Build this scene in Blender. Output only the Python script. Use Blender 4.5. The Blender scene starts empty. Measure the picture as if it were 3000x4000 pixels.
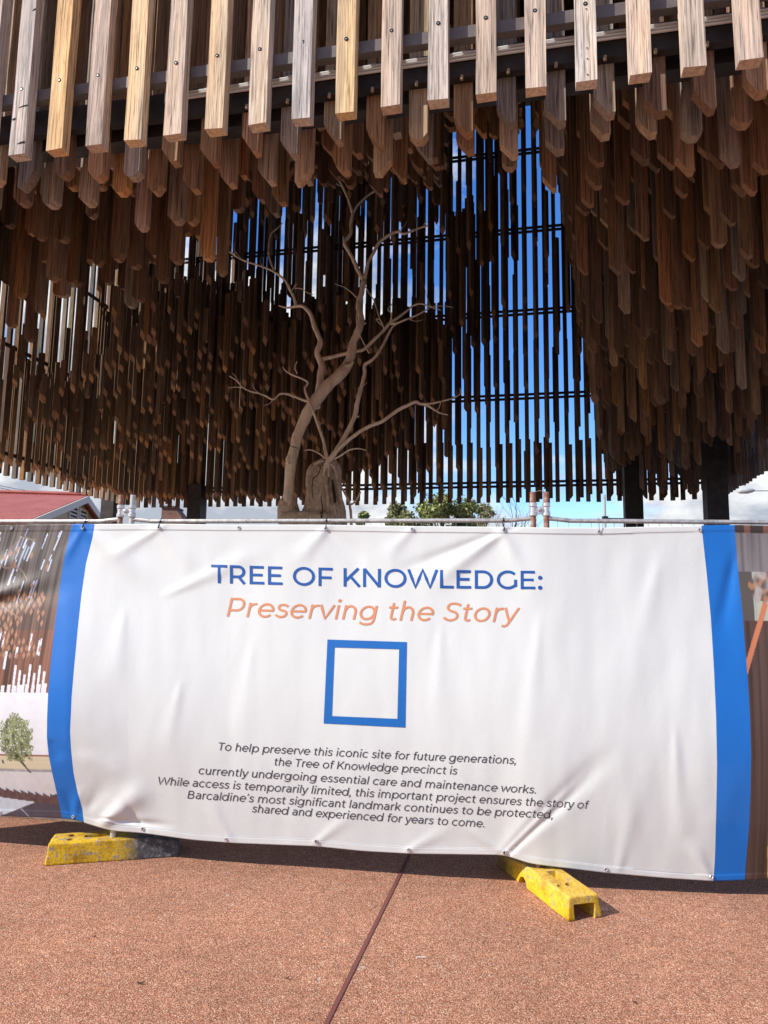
import bpy, bmesh, math, random
from math import sin, cos, pi, radians, atan2, sqrt, hypot, exp
from mathutils import Vector, Matrix, noise
from mathutils.bvhtree import BVHTree

R = random.Random(7)
scene = bpy.context.scene
COL = scene.collection

# ------------------------------------------------------------------ camera
PITCH, ROLL, FPX, EYE = radians(7.22), radians(0.832), 2776.6, 1.5
_R = Vector((1, 0, 0)); _U = Vector((0, -sin(PITCH), cos(PITCH))); FWD = Vector((0, cos(PITCH), sin(PITCH)))
RGT = _R * cos(ROLL) + _U * sin(ROLL)
UPV = _U * cos(ROLL) - _R * sin(ROLL)
EYEV = Vector((0, 0, EYE))
cd = bpy.data.cameras.new('camera')
cam = bpy.data.objects.new('camera', cd); COL.objects.link(cam)
cd.sensor_fit = 'VERTICAL'; cd.sensor_height = 36.0; cd.lens = 36.0 * FPX / 4000.0
cd.clip_start = 0.05; cd.clip_end = 3000
mw = Matrix((RGT, UPV, -FWD)).transposed().to_4x4(); mw.translation = EYEV
cam.matrix_world = mw
scene.camera = cam

def ray(x, y):
    """slope of the line of sight through a point of the 3000 x 4000 photograph, per metre of depth"""
    d = RGT * ((x - 1500) / FPX) - UPV * ((y - 2000) / FPX) + FWD
    return d / d.y
def at(x, y, Y):
    return EYEV + ray(x, y) * Y
def atz(x, y, z):
    d = ray(x, y)
    return EYEV + d * ((z - EYE) / d.z)
def proj(P):
    P = P - EYEV; z = P.dot(FWD)
    return 1500 + FPX * P.dot(RGT) / z, 2000 - FPX * P.dot(UPV) / z

# ------------------------------------------------------------------ light
SUN_DIR = Vector((-0.731, -0.322, 0.602)).normalized()
elev = math.asin(SUN_DIR.z); azim = atan2(SUN_DIR.x, SUN_DIR.y)
sl = bpy.data.lights.new('sun', 'SUN'); sl.energy = 3.4; sl.angle = radians(0.5); sl.color = (1.0, 0.95, 0.88)
so = bpy.data.objects.new('sun', sl); COL.objects.link(so)
so.rotation_euler = SUN_DIR.to_track_quat('Z', 'Y').to_euler(); so.location = (-40, -12, 40)

scene.view_settings.view_transform = 'Standard'
scene.view_settings.look = 'None'
scene.view_settings.exposure = 0.92
scene.view_settings.gamma = 1.0

world = bpy.data.worlds.new('World'); scene.world = world; world.use_nodes = True
nt = world.node_tree; nt.nodes.clear()
def N(tree, typ, **kw):
    n = tree.nodes.new(typ)
    for k, v in kw.items():
        if k == 'ins':
            for kk, vv in v.items(): n.inputs[kk].default_value = vv
        else: setattr(n, k, v)
    return n
out = N(nt, 'ShaderNodeOutputWorld'); bg = N(nt, 'ShaderNodeBackground', ins={'Strength': 0.15})
sky = N(nt, 'ShaderNodeTexSky', sky_type='NISHITA', sun_disc=False, sun_elevation=elev, sun_rotation=azim % (2 * pi),
        air_density=1.0, dust_density=0.3, ozone_density=3.0, altitude=260)
tc = N(nt, 'ShaderNodeTexCoord')
mp = N(nt, 'ShaderNodeMapping'); mp.inputs['Scale'].default_value = (1, 1, 2.2); mp.inputs['Location'].default_value = (2.3, 0.7, 0.35)
n1 = N(nt, 'ShaderNodeTexNoise', ins={'Scale': 3.4, 'Detail': 9.0, 'Roughness': 0.58, 'Distortion': 0.25})
sep = N(nt, 'ShaderNodeSeparateXYZ')
nt.links.new(tc.outputs['Generated'], mp.inputs['Vector']); nt.links.new(mp.outputs['Vector'], n1.inputs['Vector'])
nt.links.new(tc.outputs['Generated'], sep.inputs['Vector'])
# more cloud towards the horizon and towards the left of the view
hz = N(nt, 'ShaderNodeMapRange', ins={'From Min': 0.03, 'From Max': 0.30, 'To Min': 0.27, 'To Max': -0.03})
nt.links.new(sep.outputs['Z'], hz.inputs['Value'])
lf = N(nt, 'ShaderNodeMapRange', ins={'From Min': -0.28, 'From Max': 0.16, 'To Min': 0.15, 'To Max': -0.01})
nt.links.new(sep.outputs['X'], lf.inputs['Value'])
a1 = N(nt, 'ShaderNodeMath', operation='ADD'); a2 = N(nt, 'ShaderNodeMath', operation='ADD')
nt.links.new(n1.outputs['Fac'], a1.inputs[0]); nt.links.new(hz.outputs[0], a1.inputs[1])
nt.links.new(a1.outputs[0], a2.inputs[0]); nt.links.new(lf.outputs[0], a2.inputs[1])
cr = N(nt, 'ShaderNodeValToRGB'); cr.color_ramp.elements[0].position = 0.52; cr.color_ramp.elements[1].position = 0.64
nt.links.new(a2.outputs[0], cr.inputs['Fac'])
n2 = N(nt, 'ShaderNodeTexNoise', ins={'Scale': 6.0, 'Detail': 6.0, 'Roughness': 0.6})
nt.links.new(mp.outputs['Vector'], n2.inputs['Vector'])
cc = N(nt, 'ShaderNodeValToRGB')
cc.color_ramp.elements[0].position = 0.42; cc.color_ramp.elements[0].color = (1.75, 1.92, 2.25, 1)
cc.color_ramp.elements[1].position = 0.57; cc.color_ramp.elements[1].color = (3.5, 3.55, 3.6, 1)
nt.links.new(n2.outputs['Fac'], cc.inputs['Fac'])
mx = N(nt, 'ShaderNodeMixRGB'); nt.links.new(cr.outputs['Color'], mx.inputs['Fac'])
hs = N(nt, 'ShaderNodeHueSaturation', ins={'Hue': 0.512, 'Saturation': 1.3, 'Value': 0.85})
nt.links.new(sky.outputs[0], hs.inputs['Color'])
nt.links.new(hs.outputs[0], mx.inputs['Color1']); nt.links.new(cc.outputs['Color'], mx.inputs['Color2'])
nt.links.new(mx.outputs[0], bg.inputs['Color']); nt.links.new(bg.outputs[0], out.inputs['Surface'])

# ------------------------------------------------------------------ helpers
def tag(o, label=None, cat=None, group=None, kind=None):
    if label: o['label'] = label
    if cat: o['category'] = cat
    if group: o['group'] = group
    if kind: o['kind'] = kind
    return o

class MB:
    """vertices, faces, material numbers and vertex tones, linked as one mesh object"""
    def __init__(s): s.v = []; s.f = []; s.m = []; s.c = []
    def add(s, vs, fs, mi=0, col=(1, 1, 1)):
        b = len(s.v); s.v += [tuple(p) for p in vs]; s.c += [col] * len(vs)
        for k, f in enumerate(fs):
            s.f.append(tuple(i + b for i in f)); s.m.append(mi if isinstance(mi, int) else mi[k])
    def box(s, x0, x1, y0, y1, z0, z1, mi=0, col=(1, 1, 1), M=None):
        vs = [Vector((x, y, z)) for z in (z0, z1) for y in (y0, y1) for x in (x0, x1)]
        if M is not None: vs = [M @ p for p in vs]
        s.add(vs, [(0, 2, 3, 1), (4, 5, 7, 6), (0, 1, 5, 4), (2, 6, 7, 3), (0, 4, 6, 2), (1, 3, 7, 5)], mi, col)
    def tube(s, pts, rad, n=8, mi=0, col=(1, 1, 1), cap=True, wob=0.0):
        pts = [Vector(p) for p in pts]
        rad = rad if isinstance(rad, (list, tuple)) else [rad] * len(pts)
        vs = []; fs = []; prev = None
        for i, p in enumerate(pts):
            t = (pts[min(i + 1, len(pts) - 1)] - pts[max(i - 1, 0)]).normalized()
            if prev is None:
                a = t.orthogonal().normalized()
            else:
                a = (prev - t * prev.dot(t)).normalized()
            prev = a; b = t.cross(a)
            for k in range(n):
                q = 2 * pi * k / n
                r = rad[i]
                if wob: r *= 1 + wob * noise.noise((p + (a * cos(q) + b * sin(q)) * r * 3) * 2.5 / max(r * 8, .05))
                vs.append(p + (a * cos(q) + b * sin(q)) * r)
        for i in range(len(pts) - 1):
            for k in range(n):
                fs.append((i * n + k, i * n + (k + 1) % n, (i + 1) * n + (k + 1) % n, (i + 1) * n + k))
        if cap:
            fs.append(tuple(range(n - 1, -1, -1))); fs.append(tuple((len(pts) - 1) * n + k for k in range(n)))
        s.add(vs, fs, mi, col)
    def build(s, name, mats, parent=None, origin=None, smooth=False):
        me = bpy.data.meshes.new(name)
        o0 = Vector(origin) if origin is not None else Vector((0, 0, 0))
        me.from_pydata([tuple(Vector(p) - o0) for p in s.v], [], s.f)
        for m in (mats if isinstance(mats, (list, tuple)) else [mats]): me.materials.append(m)
        me.polygons.foreach_set('material_index', s.m)
        ca = me.color_attributes.new('tone', 'FLOAT_COLOR', 'POINT')
        flat = []
        for c in s.c: flat += [c[0], c[1], c[2], 1.0]
        ca.data.foreach_set('color', flat)
        if smooth: me.polygons.foreach_set('use_smooth', [True] * len(me.polygons))
        me.update()
        o = bpy.data.objects.new(name, me); COL.objects.link(o)
        o.location = o0
        if parent is not None:
            o.parent = parent
            o.location = o0 - parent.matrix_world.translation if parent.get('_at') is None else o0 - Vector(parent['_at'])
        return o

def empty(name, loc):
    o = bpy.data.objects.new(name, None); COL.objects.link(o); o.location = loc
    o.matrix_world = Matrix.Translation(loc); o.empty_display_size = .1
    return o

def smooth_path(pts, rad, k=3):
    """Catmull-Rom"""
    P = [Vector(p) for p in pts]; o = []; r = []
    for i in range(len(P) - 1):
        a = P[max(i - 1, 0)]; b = P[i]; c = P[i + 1]; d = P[min(i + 2, len(P) - 1)]
        for j in range(k):
            t = j / k
            o.append(0.5 * ((2 * b) + (c - a) * t + (2 * a - 5 * b + 4 * c - d) * t * t + (3 * b - a - 3 * c + d) * t ** 3))
            r.append(rad[i] + (rad[i + 1] - rad[i]) * t)
    o.append(P[-1]); r.append(rad[-1])
    return o, r

# ------------------------------------------------------------------ materials
def mat(name, base=(.5, .5, .5), rough=.7, metal=0.0, spec=.3):
    m = bpy.data.materials.new(name); m.use_nodes = True
    b = m.node_tree.nodes['Principled BSDF']
    b.inputs['Base Color'].default_value = (*base, 1); b.inputs['Roughness'].default_value = rough
    b.inputs['Metallic'].default_value = metal; b.inputs['Specular IOR Level'].default_value = spec
    return m
def lnk(m, a, b): m.node_tree.links.new(a, b)
def bsdf(m): return m.node_tree.nodes['Principled BSDF']
def mixrgb(m, mode, fac, c1, c2):
    n = N(m.node_tree, 'ShaderNodeMixRGB', blend_type=mode)
    for s, v in (('Fac', fac), ('Color1', c1), ('Color2', c2)):
        if hasattr(v, 'is_linked') or hasattr(v, 'node'): lnk(m, v, n.inputs[s])
        elif isinstance(v, (int, float)): n.inputs[s].default_value = v
        else: n.inputs[s].default_value = (*v, 1)
    return n.outputs[0]
def ramp(m, fac, stops):
    n = N(m.node_tree, 'ShaderNodeValToRGB'); e = n.color_ramp.elements
    while len(e) < len(stops): e.new(.5)
    for k, (p, c) in enumerate(stops):
        e[k].position = p; e[k].color = (c, c, c, 1) if isinstance(c, (int, float)) else (*c, 1)
    lnk(m, fac, n.inputs['Fac']); return n.outputs[0]
def noisetex(m, scale, detail=4, rough=.55, vscale=None, coord='pos', dist=0.0):
    t = m.node_tree
    if coord == 'pos': src = N(t, 'ShaderNodeNewGeometry').outputs['Position']
    else: src = N(t, 'ShaderNodeTexCoord').outputs[coord]
    if vscale:
        mp = N(t, 'ShaderNodeMapping'); mp.inputs['Scale'].default_value = vscale; lnk(m, src, mp.inputs['Vector']); src = mp.outputs[0]
    n = N(t, 'ShaderNodeTexNoise', ins={'Scale': scale, 'Detail': detail, 'Roughness': rough, 'Distortion': dist})
    lnk(m, src, n.inputs['Vector']); return n.outputs['Fac']
def bump(m, h, strength=.3, dist=.01):
    n = N(m.node_tree, 'ShaderNodeBump', ins={'Strength': strength, 'Distance': dist}); lnk(m, h, n.inputs['Height'])
    lnk(m, n.outputs[0], bsdf(m).inputs['Normal'])
def attr(m): return N(m.node_tree, 'ShaderNodeAttribute', attribute_name='tone').outputs['Color']

def wood_mat(name, gain=1.0, ends=False):
    m = mat(name, rough=.85, spec=.15)
    t = attr(m)
    fine = noisetex(m, 1.0, 5, .65, (95, 95, 2.2), dist=.6)
    broad = noisetex(m, 1.0, 3, .5, (9, 9, .7))
    crack = noisetex(m, 1.0, 2, .5, (150, 150, 3.0), dist=1.2)
    g = ramp(m, fine, [(.32, .22), (.47, .85), (.70, 1.42)])
    b = ramp(m, broad, [(.28, (.55, .53, .53)), (.48, (1, .98, .96)), (.72, (1.22, 1.06, .86))])
    c = ramp(m, crack, [(.32, .16), (.39, 1.0)])
    col = mixrgb(m, 'MULTIPLY', 1.0, t, g); col = mixrgb(m, 'MULTIPLY', .9, col, b); col = mixrgb(m, 'MULTIPLY', .75, col, c)
    if ends:
        e = noisetex(m, 40, 5, .65); er = ramp(m, e, [(.35, (.66 * gain, .54 * gain, .46 * gain)), (.6, (1.06 * gain, .90 * gain, .78 * gain))])
        col = mixrgb(m, 'MULTIPLY', 1.0, t, er)
        bump(m, e, .4, .01)
    else:
        bump(m, fine, .55, .006)
    lnk(m, col, bsdf(m).inputs['Base Color'])
    return m
WOOD = wood_mat('timber'); WOOD_END = wood_mat('timber_end', ends=True); WOOD_CUT = wood_mat('slant_cut', 1.45, ends=True)

STEEL = mat('dark_steel', (.025, .022, .022), .55, .0, .3)
n_ = noisetex(STEEL, 6, 5); lnk(STEEL, ramp(STEEL, n_, [(.35, (.016, .014, .014)), (.7, (.042, .034, .032))]), bsdf(STEEL).inputs['Base Color'])
BANDM = mat('grey_brown_steel', (.10, .085, .085), .5, .0, .4)
n_ = noisetex(BANDM, 9, 5); lnk(BANDM, ramp(BANDM, n_, [(.3, (.085, .070, .070)), (.7, (.13, .11, .105))]), bsdf(BANDM).inputs['Base Color'])
GALV = mat('galvanised_steel', (.5, .5, .5), .42, .55, .5)
n_ = noisetex(GALV, 28, 6, .7); n2_ = noisetex(GALV, 9, 5, .7)
c_ = ramp(GALV, n_, [(.3, (.34, .33, .31)), (.6, (.62, .61, .58))])
c_ = mixrgb(GALV, 'MIX', ramp(GALV, n2_, [(.60, 0.0), (.70, .75)]), c_, (.22, .11, .07))
lnk(GALV, c_, bsdf(GALV).inputs['Base Color']); bump(GALV, n_, .15, .003)
RUST = mat('rusty_pipe', (.25, .13, .09), .8, .1, .3)
n_ = noisetex(RUST, 22, 6, .7); lnk(RUST, ramp(RUST, n_, [(.35, (.17, .075, .05)), (.52, (.30, .16, .11)), (.66, (.45, .40, .36))]), bsdf(RUST).inputs['Base Color']); bump(RUST, n_, .3, .003)
BLACKP = mat('black_plastic', (.012, .012, .013), .45)
CLAMP = mat('zinc_clamp', (.62, .62, .62), .35, .7, .5)
CONDUIT = mat('white_conduit', (.75, .75, .75), .4, .2)

# pavement: exposed aggregate in red resin
PAVE = mat('red_aggregate', rough=.8, spec=.25)
def pave():
    m = PAVE; t = m.node_tree
    src = N(t, 'ShaderNodeNewGeometry').outputs['Position']
    v = N(t, 'ShaderNodeTexVoronoi', ins={'Scale': 205.0, 'Randomness': 1.0}); lnk(m, src, v.inputs['Vector'])
    cs = N(t, 'ShaderNodeSeparateColor'); lnk(m, v.outputs['Color'], cs.inputs[0])
    c = ramp(m, cs.outputs[0], [(.0, (.30, .122, .068)), (.35, (.47, .205, .118)), (.7, (.60, .295, .176)), (.94, (.69, .405, .262)), (.988, (.82, .63, .47))])
    d = ramp(m, v.outputs['Distance'], [(.30, 1.0), (.75, .42)])
    c = mixrgb(m, 'MULTIPLY', .9, c, d)
    big = noisetex(m, 1.1, 5, .62); c = mixrgb(m, 'MULTIPLY', .9, c, ramp(m, big, [(.3, (.80, .77, .76)), (.7, (1.14, 1.12, 1.12))]))
    mid = noisetex(m, 16, 3, .6); c = mixrgb(m, 'MULTIPLY', .55, c, ramp(m, mid, [(.3, .72), (.7, 1.2)]))
    sp = noisetex(m, 10, 2, .5); sp2 = noisetex(m, 75, 2, .6)
    mm = N(t, 'ShaderNodeMath', operation='MULTIPLY'); lnk(m, ramp(m, sp, [(.69, 0.), (.73, 1.)]), mm.inputs[0]); lnk(m, ramp(m, sp2, [(.5, 0.), (.6, .6)]), mm.inputs[1])
    c = mixrgb(m, 'MIX', mm.outputs[0], c, (.62, .55, .52))
    lnk(m, c, bsdf(m).inputs['Base Color'])
    inv = N(t, 'ShaderNodeMath', operation='SUBTRACT'); inv.inputs[0].default_value = 1; lnk(m, v.outputs['Distance'], inv.inputs[1])
    bump(m, inv.outputs[0], .55, .006)
pave()
JOINT = mat('joint_sealant', (.16, .055, .045), .7)
DIRT = mat('dry_ground', (.30, .24, .16), .95)
n_ = noisetex(DIRT, .25, 6, .6); lnk(DIRT, ramp(DIRT, n_, [(.3, (.20, .15, .09)), (.6, (.34, .28, .18)), (.8, (.20, .22, .09))]), bsdf(DIRT).inputs['Base Color'])

# ------------------------------------------------------------------ ground
b = MB(); b.box(-700, 700, -300, 1100, -.5, -.02); tag(b.build('ground', DIRT), kind='structure')
b = MB(); b.box(-34, 30, -16, 34, -.3, 0.0); tag(b.build('pavement', PAVE), kind='structure')
PALE = mat('pale_bounce_paving', (.50, .44, .36), .7)  # unseen pale floor, added to bounce light up onto tree and timbers
n_ = noisetex(PALE, 1.5, 5); lnk(PALE, ramp(PALE, n_, [(.3, (.58, .50, .41)), (.7, (.70, .62, .52))]), bsdf(PALE).inputs['Base Color'])
_e = Vector((cos(radians(11.84)), -sin(radians(11.84)), 0)); _n = Vector((sin(radians(11.84)), cos(radians(11.84)), 0))
b = MB(); b.add([_e * u + _n * w + Vector((0, 0, .008)) for u, w in ((-13.4, 5.2), (5.6, 5.2), (5.6, 22.6), (-13.4, 22.6))], [(0, 1, 2, 3)]); tag(b.build('bounce_paving', PALE), kind='structure')
# expansion joint, a narrow sealed line
g0 = atz(1605, 3330, 0); g1 = atz(1275, 4000, 0); gd = (g1 - g0).normalized()
pa = g0 - gd * 14; pb = g1 + gd * 9; gn = Vector((-gd.y, gd.x, 0)) * .009
b = MB(); nseg = 90
vs = []
for i in range(nseg + 1):
    p = pa.lerp(pb, i / nseg); wv = 1 + .35 * noise.noise(p * 5)
    for s_ in (-1, 1): vs.append((p.x + gn.x * s_ * wv, p.y + gn.y * s_ * wv, .004))
b.add(vs, [(2 * i, 2 * i + 2, 2 * i + 3, 2 * i + 1) for i in range(nseg)])
tag(b.build('pavement_joint', JOINT), kind='structure')

# ------------------------------------------------------------------ the timber memorial
TH = radians(11.84)
E_ = Vector((cos(TH), -sin(TH), 0)); N_ = Vector((sin(TH), cos(TH), 0))
S = .30; U0 = -3.606; W0 = 4.041
TW, TD = .125, .082
KMIN, KMAX = -32, 30            # 63 columns across
NJ = 61                         # rows front to back
ZB, ZT = 4.606, 18.0
TREE = Vector((-1.30, 13.6, 0))
def uw(u, w, z=0.0): return E_ * u + N_ * w + Vector((0, 0, z))
ROTM = Matrix(((E_.x, N_.x, 0), (E_.y, N_.y, 0), (0, 0, 1)))

# edge of the hollow under the canopy: (x, y) points, front side and right side are steep
EDGE = [(-3.9, 8.2), (-2.75, 7.6), (-2.1, 6.5), (-1.35, 6.35), (-.8, 5.6), (-.45, 5.05), (.7, 4.85), (1.35, 5.25), (1.8, 6.2), (2.4, 7.2),
        (2.95, 9.2), (3.4, 10.6), (4.35, 13.5), (5.35, 16.4), (6.25, 18.9), (6.9, 20.9)]
HOLLOW = EDGE + [(6.9, 24), (-9.0, 27), (-12.5, 16), (-9.5, 10.5), (-6.0, 8.6)]
FRONT_EDGE = [(-12.5, 16), (-9.5, 10.5), (-6.0, 8.6)] + EDGE
RIGHT_EDGE = EDGE[5:]
LEFT_EDGE = FRONT_EDGE[:9]
def inside(x, y, P):
    c = False; j = len(P) - 1
    for i in range(len(P)):
        if (P[i][1] > y) != (P[j][1] > y) and x < (P[j][0] - P[i][0]) * (y - P[i][1]) / (P[j][1] - P[i][1]) + P[i][0]: c = not c
        j = i
    return c
def dist_line(x, y, P):
    m = 1e9
    for (ax, ay), (bx, by) in zip(P[:-1], P[1:]):
        dx, dy = bx - ax, by - ay; t = max(0, min(1, ((x - ax) * dx + (y - ay) * dy) / (dx * dx + dy * dy)))
        m = min(m, hypot(x - ax - t * dx, y - ay - t * dy))
    return m

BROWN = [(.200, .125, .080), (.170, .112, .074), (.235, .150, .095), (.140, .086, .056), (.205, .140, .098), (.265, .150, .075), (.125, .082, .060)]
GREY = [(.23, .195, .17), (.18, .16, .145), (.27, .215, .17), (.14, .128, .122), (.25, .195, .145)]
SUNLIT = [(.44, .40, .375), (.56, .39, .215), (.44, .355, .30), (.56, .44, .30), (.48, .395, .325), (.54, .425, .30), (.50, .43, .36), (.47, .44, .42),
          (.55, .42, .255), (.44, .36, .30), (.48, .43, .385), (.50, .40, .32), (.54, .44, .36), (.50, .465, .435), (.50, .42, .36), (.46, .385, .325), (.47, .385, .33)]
def vary(c, r, a=.12):
    k = 1 + r.uniform(-a, a); return tuple(max(.02, x * k * (1 + r.uniform(-.03, .03))) for x in c)

def timber_mesh(b, c, z0, z1, style, tone, r, w=TW, d=TD, seg=1, cut=.1):
    """one hanging timber round the plan point c; slot 0 long faces, slot 1 sawn end"""
    ang = r.uniform(-.025, .025) + (pi / 4 if style == 'diamond' else 0)
    ca, sa = cos(ang), sin(ang)
    def P(a, bb, z): return c + E_ * (a * ca - bb * sa) + N_ * (a * sa + bb * ca) + Vector((0, 0, z))
    hw, hd = w / 2, d / 2
    if style == 'flat':
        vs = []; fs = []; mi = []
        for i in range(seg + 1):
            z = z0 + (z1 - z0) * i / seg
            if seg > 1 and 0 < i < seg: z += r.uniform(-.02, .02)
            j = .0032 if seg > 1 else 0
            for (a, q) in ((-hw, -hd), (hw, -hd), (hw, hd), (-hw, hd)):
                vs.append(P(a + r.uniform(-j, j), q + r.uniform(-j, j), z + (r.uniform(-.004, .004) if i == 0 else 0)))
        for i in range(seg):
            for k in range(4): fs.append((4 * i + k, 4 * i + (k + 1) % 4, 4 * i + 4 + (k + 1) % 4, 4 * i + 4 + k)); mi.append(0)
        fs.append((3, 2, 1, 0)); mi.append(1); fs.append(tuple(4 * seg + k for k in range(4))); mi.append(1)
        b.add(vs, fs, mi, tone); return
    if style == 'diamond':
        cz = cut * r.uniform(1.6, 2.3); s = hd * 1.22
        cor = [(-s, -s, 1.0), (s, -s, .5), (s, s, 0.0), (-s, s, .5)]
        vs = [P(a, q, z0 + cz * k) for a, q, k in cor] + [P(a, q, z1) for a, q, k in cor]
        b.add(vs, [(0, 1, 5, 4), (1, 2, 6, 5), (2, 3, 7, 6), (3, 0, 4, 7), (3, 2, 1, 0), (4, 5, 6, 7)], [0, 0, 0, 0, 2, 2], tone); return
    if style == 'picket':
        g1, g2 = hw * r.uniform(.5, .8), hw * r.uniform(.35, .75)
        pl = [(-hw, z0 + g1 * r.uniform(1.1, 1.5)), (-hw + g1, z0 + .004), (hw - g2, z0), (hw, z0 + g2 * r.uniform(.9, 1.4))]
    else:
        g1 = w * r.uniform(.55, .78)
        if r.random() < .35: pl = [(-hw, z0 + g1 * 1.5), (-hw + g1 * .3, z0 + g1 * .8), (-hw + g1, z0), (hw, z0 + .006)]
        else: pl = [(-hw, z0 + g1 * r.uniform(1.15, 1.5)), (-hw + g1, z0), (hw, z0 + .006)]
        if style == 'slant_left': pl = [(-a, z) for a, z in reversed(pl)]
    n = len(pl); poly = pl + [(hw, z1), (-hw, z1)]; k = len(poly)
    vs = [P(a, -hd, z) for a, z in poly] + [P(a, hd, z) for a, z in poly]
    fs = [tuple(range(k)), tuple(range(2 * k - 1, k - 1, -1))]; mi = [0, 0]
    for i in range(k):
        j = (i + 1) % k
        fs.append((i, i + k, j + k, j)); mi.append(1 if i < n - 1 else 0)
    b.add(vs, fs, mi, tone)

TIM = []   # every timber: dict(c, z0, z1, style, tone, seed, row, col, zone)
def put(k, j, z0, z1, style, tone, zone, cut=.1, seg=1, w=TW, d=TD, jit=.012, du=None):
    if du is None: du = 0.0 if j == 0 else -.178
    sd = R.randrange(10 ** 9); r = random.Random(sd)
    c = uw(U0 + TW / 2 + k * S + r.uniform(-jit, jit) + du, W0 + TD / 2 + j * S + r.uniform(-jit, jit))
    TIM.append(dict(c=c, z0=z0, z1=z1, style=style, tone=tone, seed=sd, row=j, col=k, zone=zone, cut=cut, seg=seg, w=w, d=d))

for j in range(NJ):
    for k in range(KMIN, KMAX + 1):
        edge_f = j == 0; edge_b = j == NJ - 1; edge_s = k in (KMIN, KMAX)
        c = uw(U0 + TW / 2 + k * S, W0 + TD / 2 + j * S); X, Y = c.x, c.y
        if edge_f:
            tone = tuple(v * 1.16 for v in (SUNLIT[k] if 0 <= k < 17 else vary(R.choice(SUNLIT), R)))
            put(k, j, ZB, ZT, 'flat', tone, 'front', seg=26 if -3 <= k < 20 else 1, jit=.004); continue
        if edge_b or edge_s:
            put(k, j, ZB + R.uniform(-.02, .02), ZT, 'flat', vary(R.choice(GREY + BROWN), R), 'wall', jit=.008); continue
        px = proj(c + Vector((0, 0, 8)))[0] / 1.8083
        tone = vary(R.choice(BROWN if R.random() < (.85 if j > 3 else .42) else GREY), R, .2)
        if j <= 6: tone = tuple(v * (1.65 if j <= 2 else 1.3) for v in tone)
        right = k > 3 or X > 1.0
        style = ('slant' if right else 'picket')
        if R.random() < .15: style = R.choice(['picket', 'slant', 'slant_left'])
        # rows just behind the front stay low
        if j <= 2:
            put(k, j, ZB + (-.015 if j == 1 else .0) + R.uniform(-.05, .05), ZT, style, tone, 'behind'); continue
        dl_ = (k - KMIN) * S
        if not inside(X, Y, HOLLOW):
            far = Y > 13
            zz = ZB + R.uniform(-.12, .16)
            if R.random() < (.78 if X > 0 else .72): zz += R.uniform(.15, 1.9 if X > 0 else 1.8) * min(1, .35 + .2 * (Y - 5))
            if dl_ < .75: zz = ZB + R.uniform(.02, .22)
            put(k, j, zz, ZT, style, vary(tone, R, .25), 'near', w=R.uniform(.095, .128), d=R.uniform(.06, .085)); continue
        # inside the hollow: the ceiling follows the old crown
        dn = min(dist_line(X, Y, LEFT_EDGE) * 1.9, dist_line(X, Y, RIGHT_EDGE) * 8)
        dt = hypot(X - TREE.x, Y - TREE.y)
        cap = EYE + (.635 if px < 985 else .73) * Y + R.uniform(-.2, 1.2) - (R.random() < .30 and Y > 12.5 and px < 985) * R.uniform(.3, 2.4)
        if dt < 3.2: cap = max(cap, EYE + .70 * Y)
        hi = min(cap, ZB + dn + R.uniform(-.1, .6))
        if hi < ZT - .8:
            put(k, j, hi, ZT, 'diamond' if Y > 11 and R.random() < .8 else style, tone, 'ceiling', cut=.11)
        # the low mass at the back and on the left, hung from the rail above
        db = (NJ - 1 - j) * S; dl = (k - KMIN) * S
        if px < 985:
            sl_ = .56 if px < 640 else (.56 + (px - 640) / 345 * .75)
            lo = ZB + .12 + sl_ * min(db, dl * 1.2) + R.uniform(-.12, .30) - (.1 if db < .7 else 0)
            if px < 300:
                hi_f = .30 + .10 * R.random() ** 2 + (R.random() < .10) * .2 + max(0, (px - 180) / 120) * .10
                if min(db, dl) < .5 and R.random() < .5: hi_f = .22
            else: hi_f = (.43 if px > 560 else .455) + R.uniform(-.06, .02) + (R.random() < .10) * R.uniform(.02, .14)
            if dl < .8 or (db < .95 and px < 700): lo = ZB + R.uniform(.02, .25)
            elif R.random() < .35: lo += R.uniform(.2, 1.3)
            top = min(EYE + hi_f * Y, hi - .3)
            if top - lo > .5 and (R.random() < .62 or db < .95 or dl < .8):
                put(k, j, lo, top, 'diamond' if R.random() < .82 else 'picket', vary(R.choice(BROWN), R, .2), 'back', cut=.12)
        else:
            if db <= 3.6 and db > .05 and R.random() < .60:
                lo = ZB + .2 + db * 1.9 + R.uniform(0, 2.6)
                put(k, j, lo, min(lo + R.uniform(2.0, 4.5), hi - .2), 'diamond' if R.random() < .6 else 'slant', vary(R.choice(BROWN), R, .2), 'back', cut=.13, w=.11)
# second layer on the back wall: short pieces between the rails
for k in range(KMIN + 1, KMAX):
    for a, b_ in ((4.75, 6.4), (6.9, 9.4), (9.6, 12.0), (12.2, 14.6)):
        if R.random() < (.85 if proj(uw(U0 + k * S, W0 + 18, 8))[0] < 1780 else .6):
            put(k, NJ - 1.62, a + R.uniform(-.05, .5), b_ + R.uniform(-.4, .3), 'slant_left' if R.random() < .5 else 'flat', vary(R.choice(BROWN), R, .2), 'backlayer', w=.10, d=.05, du=R.choice((-.23, -.13, -.178)))

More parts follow.
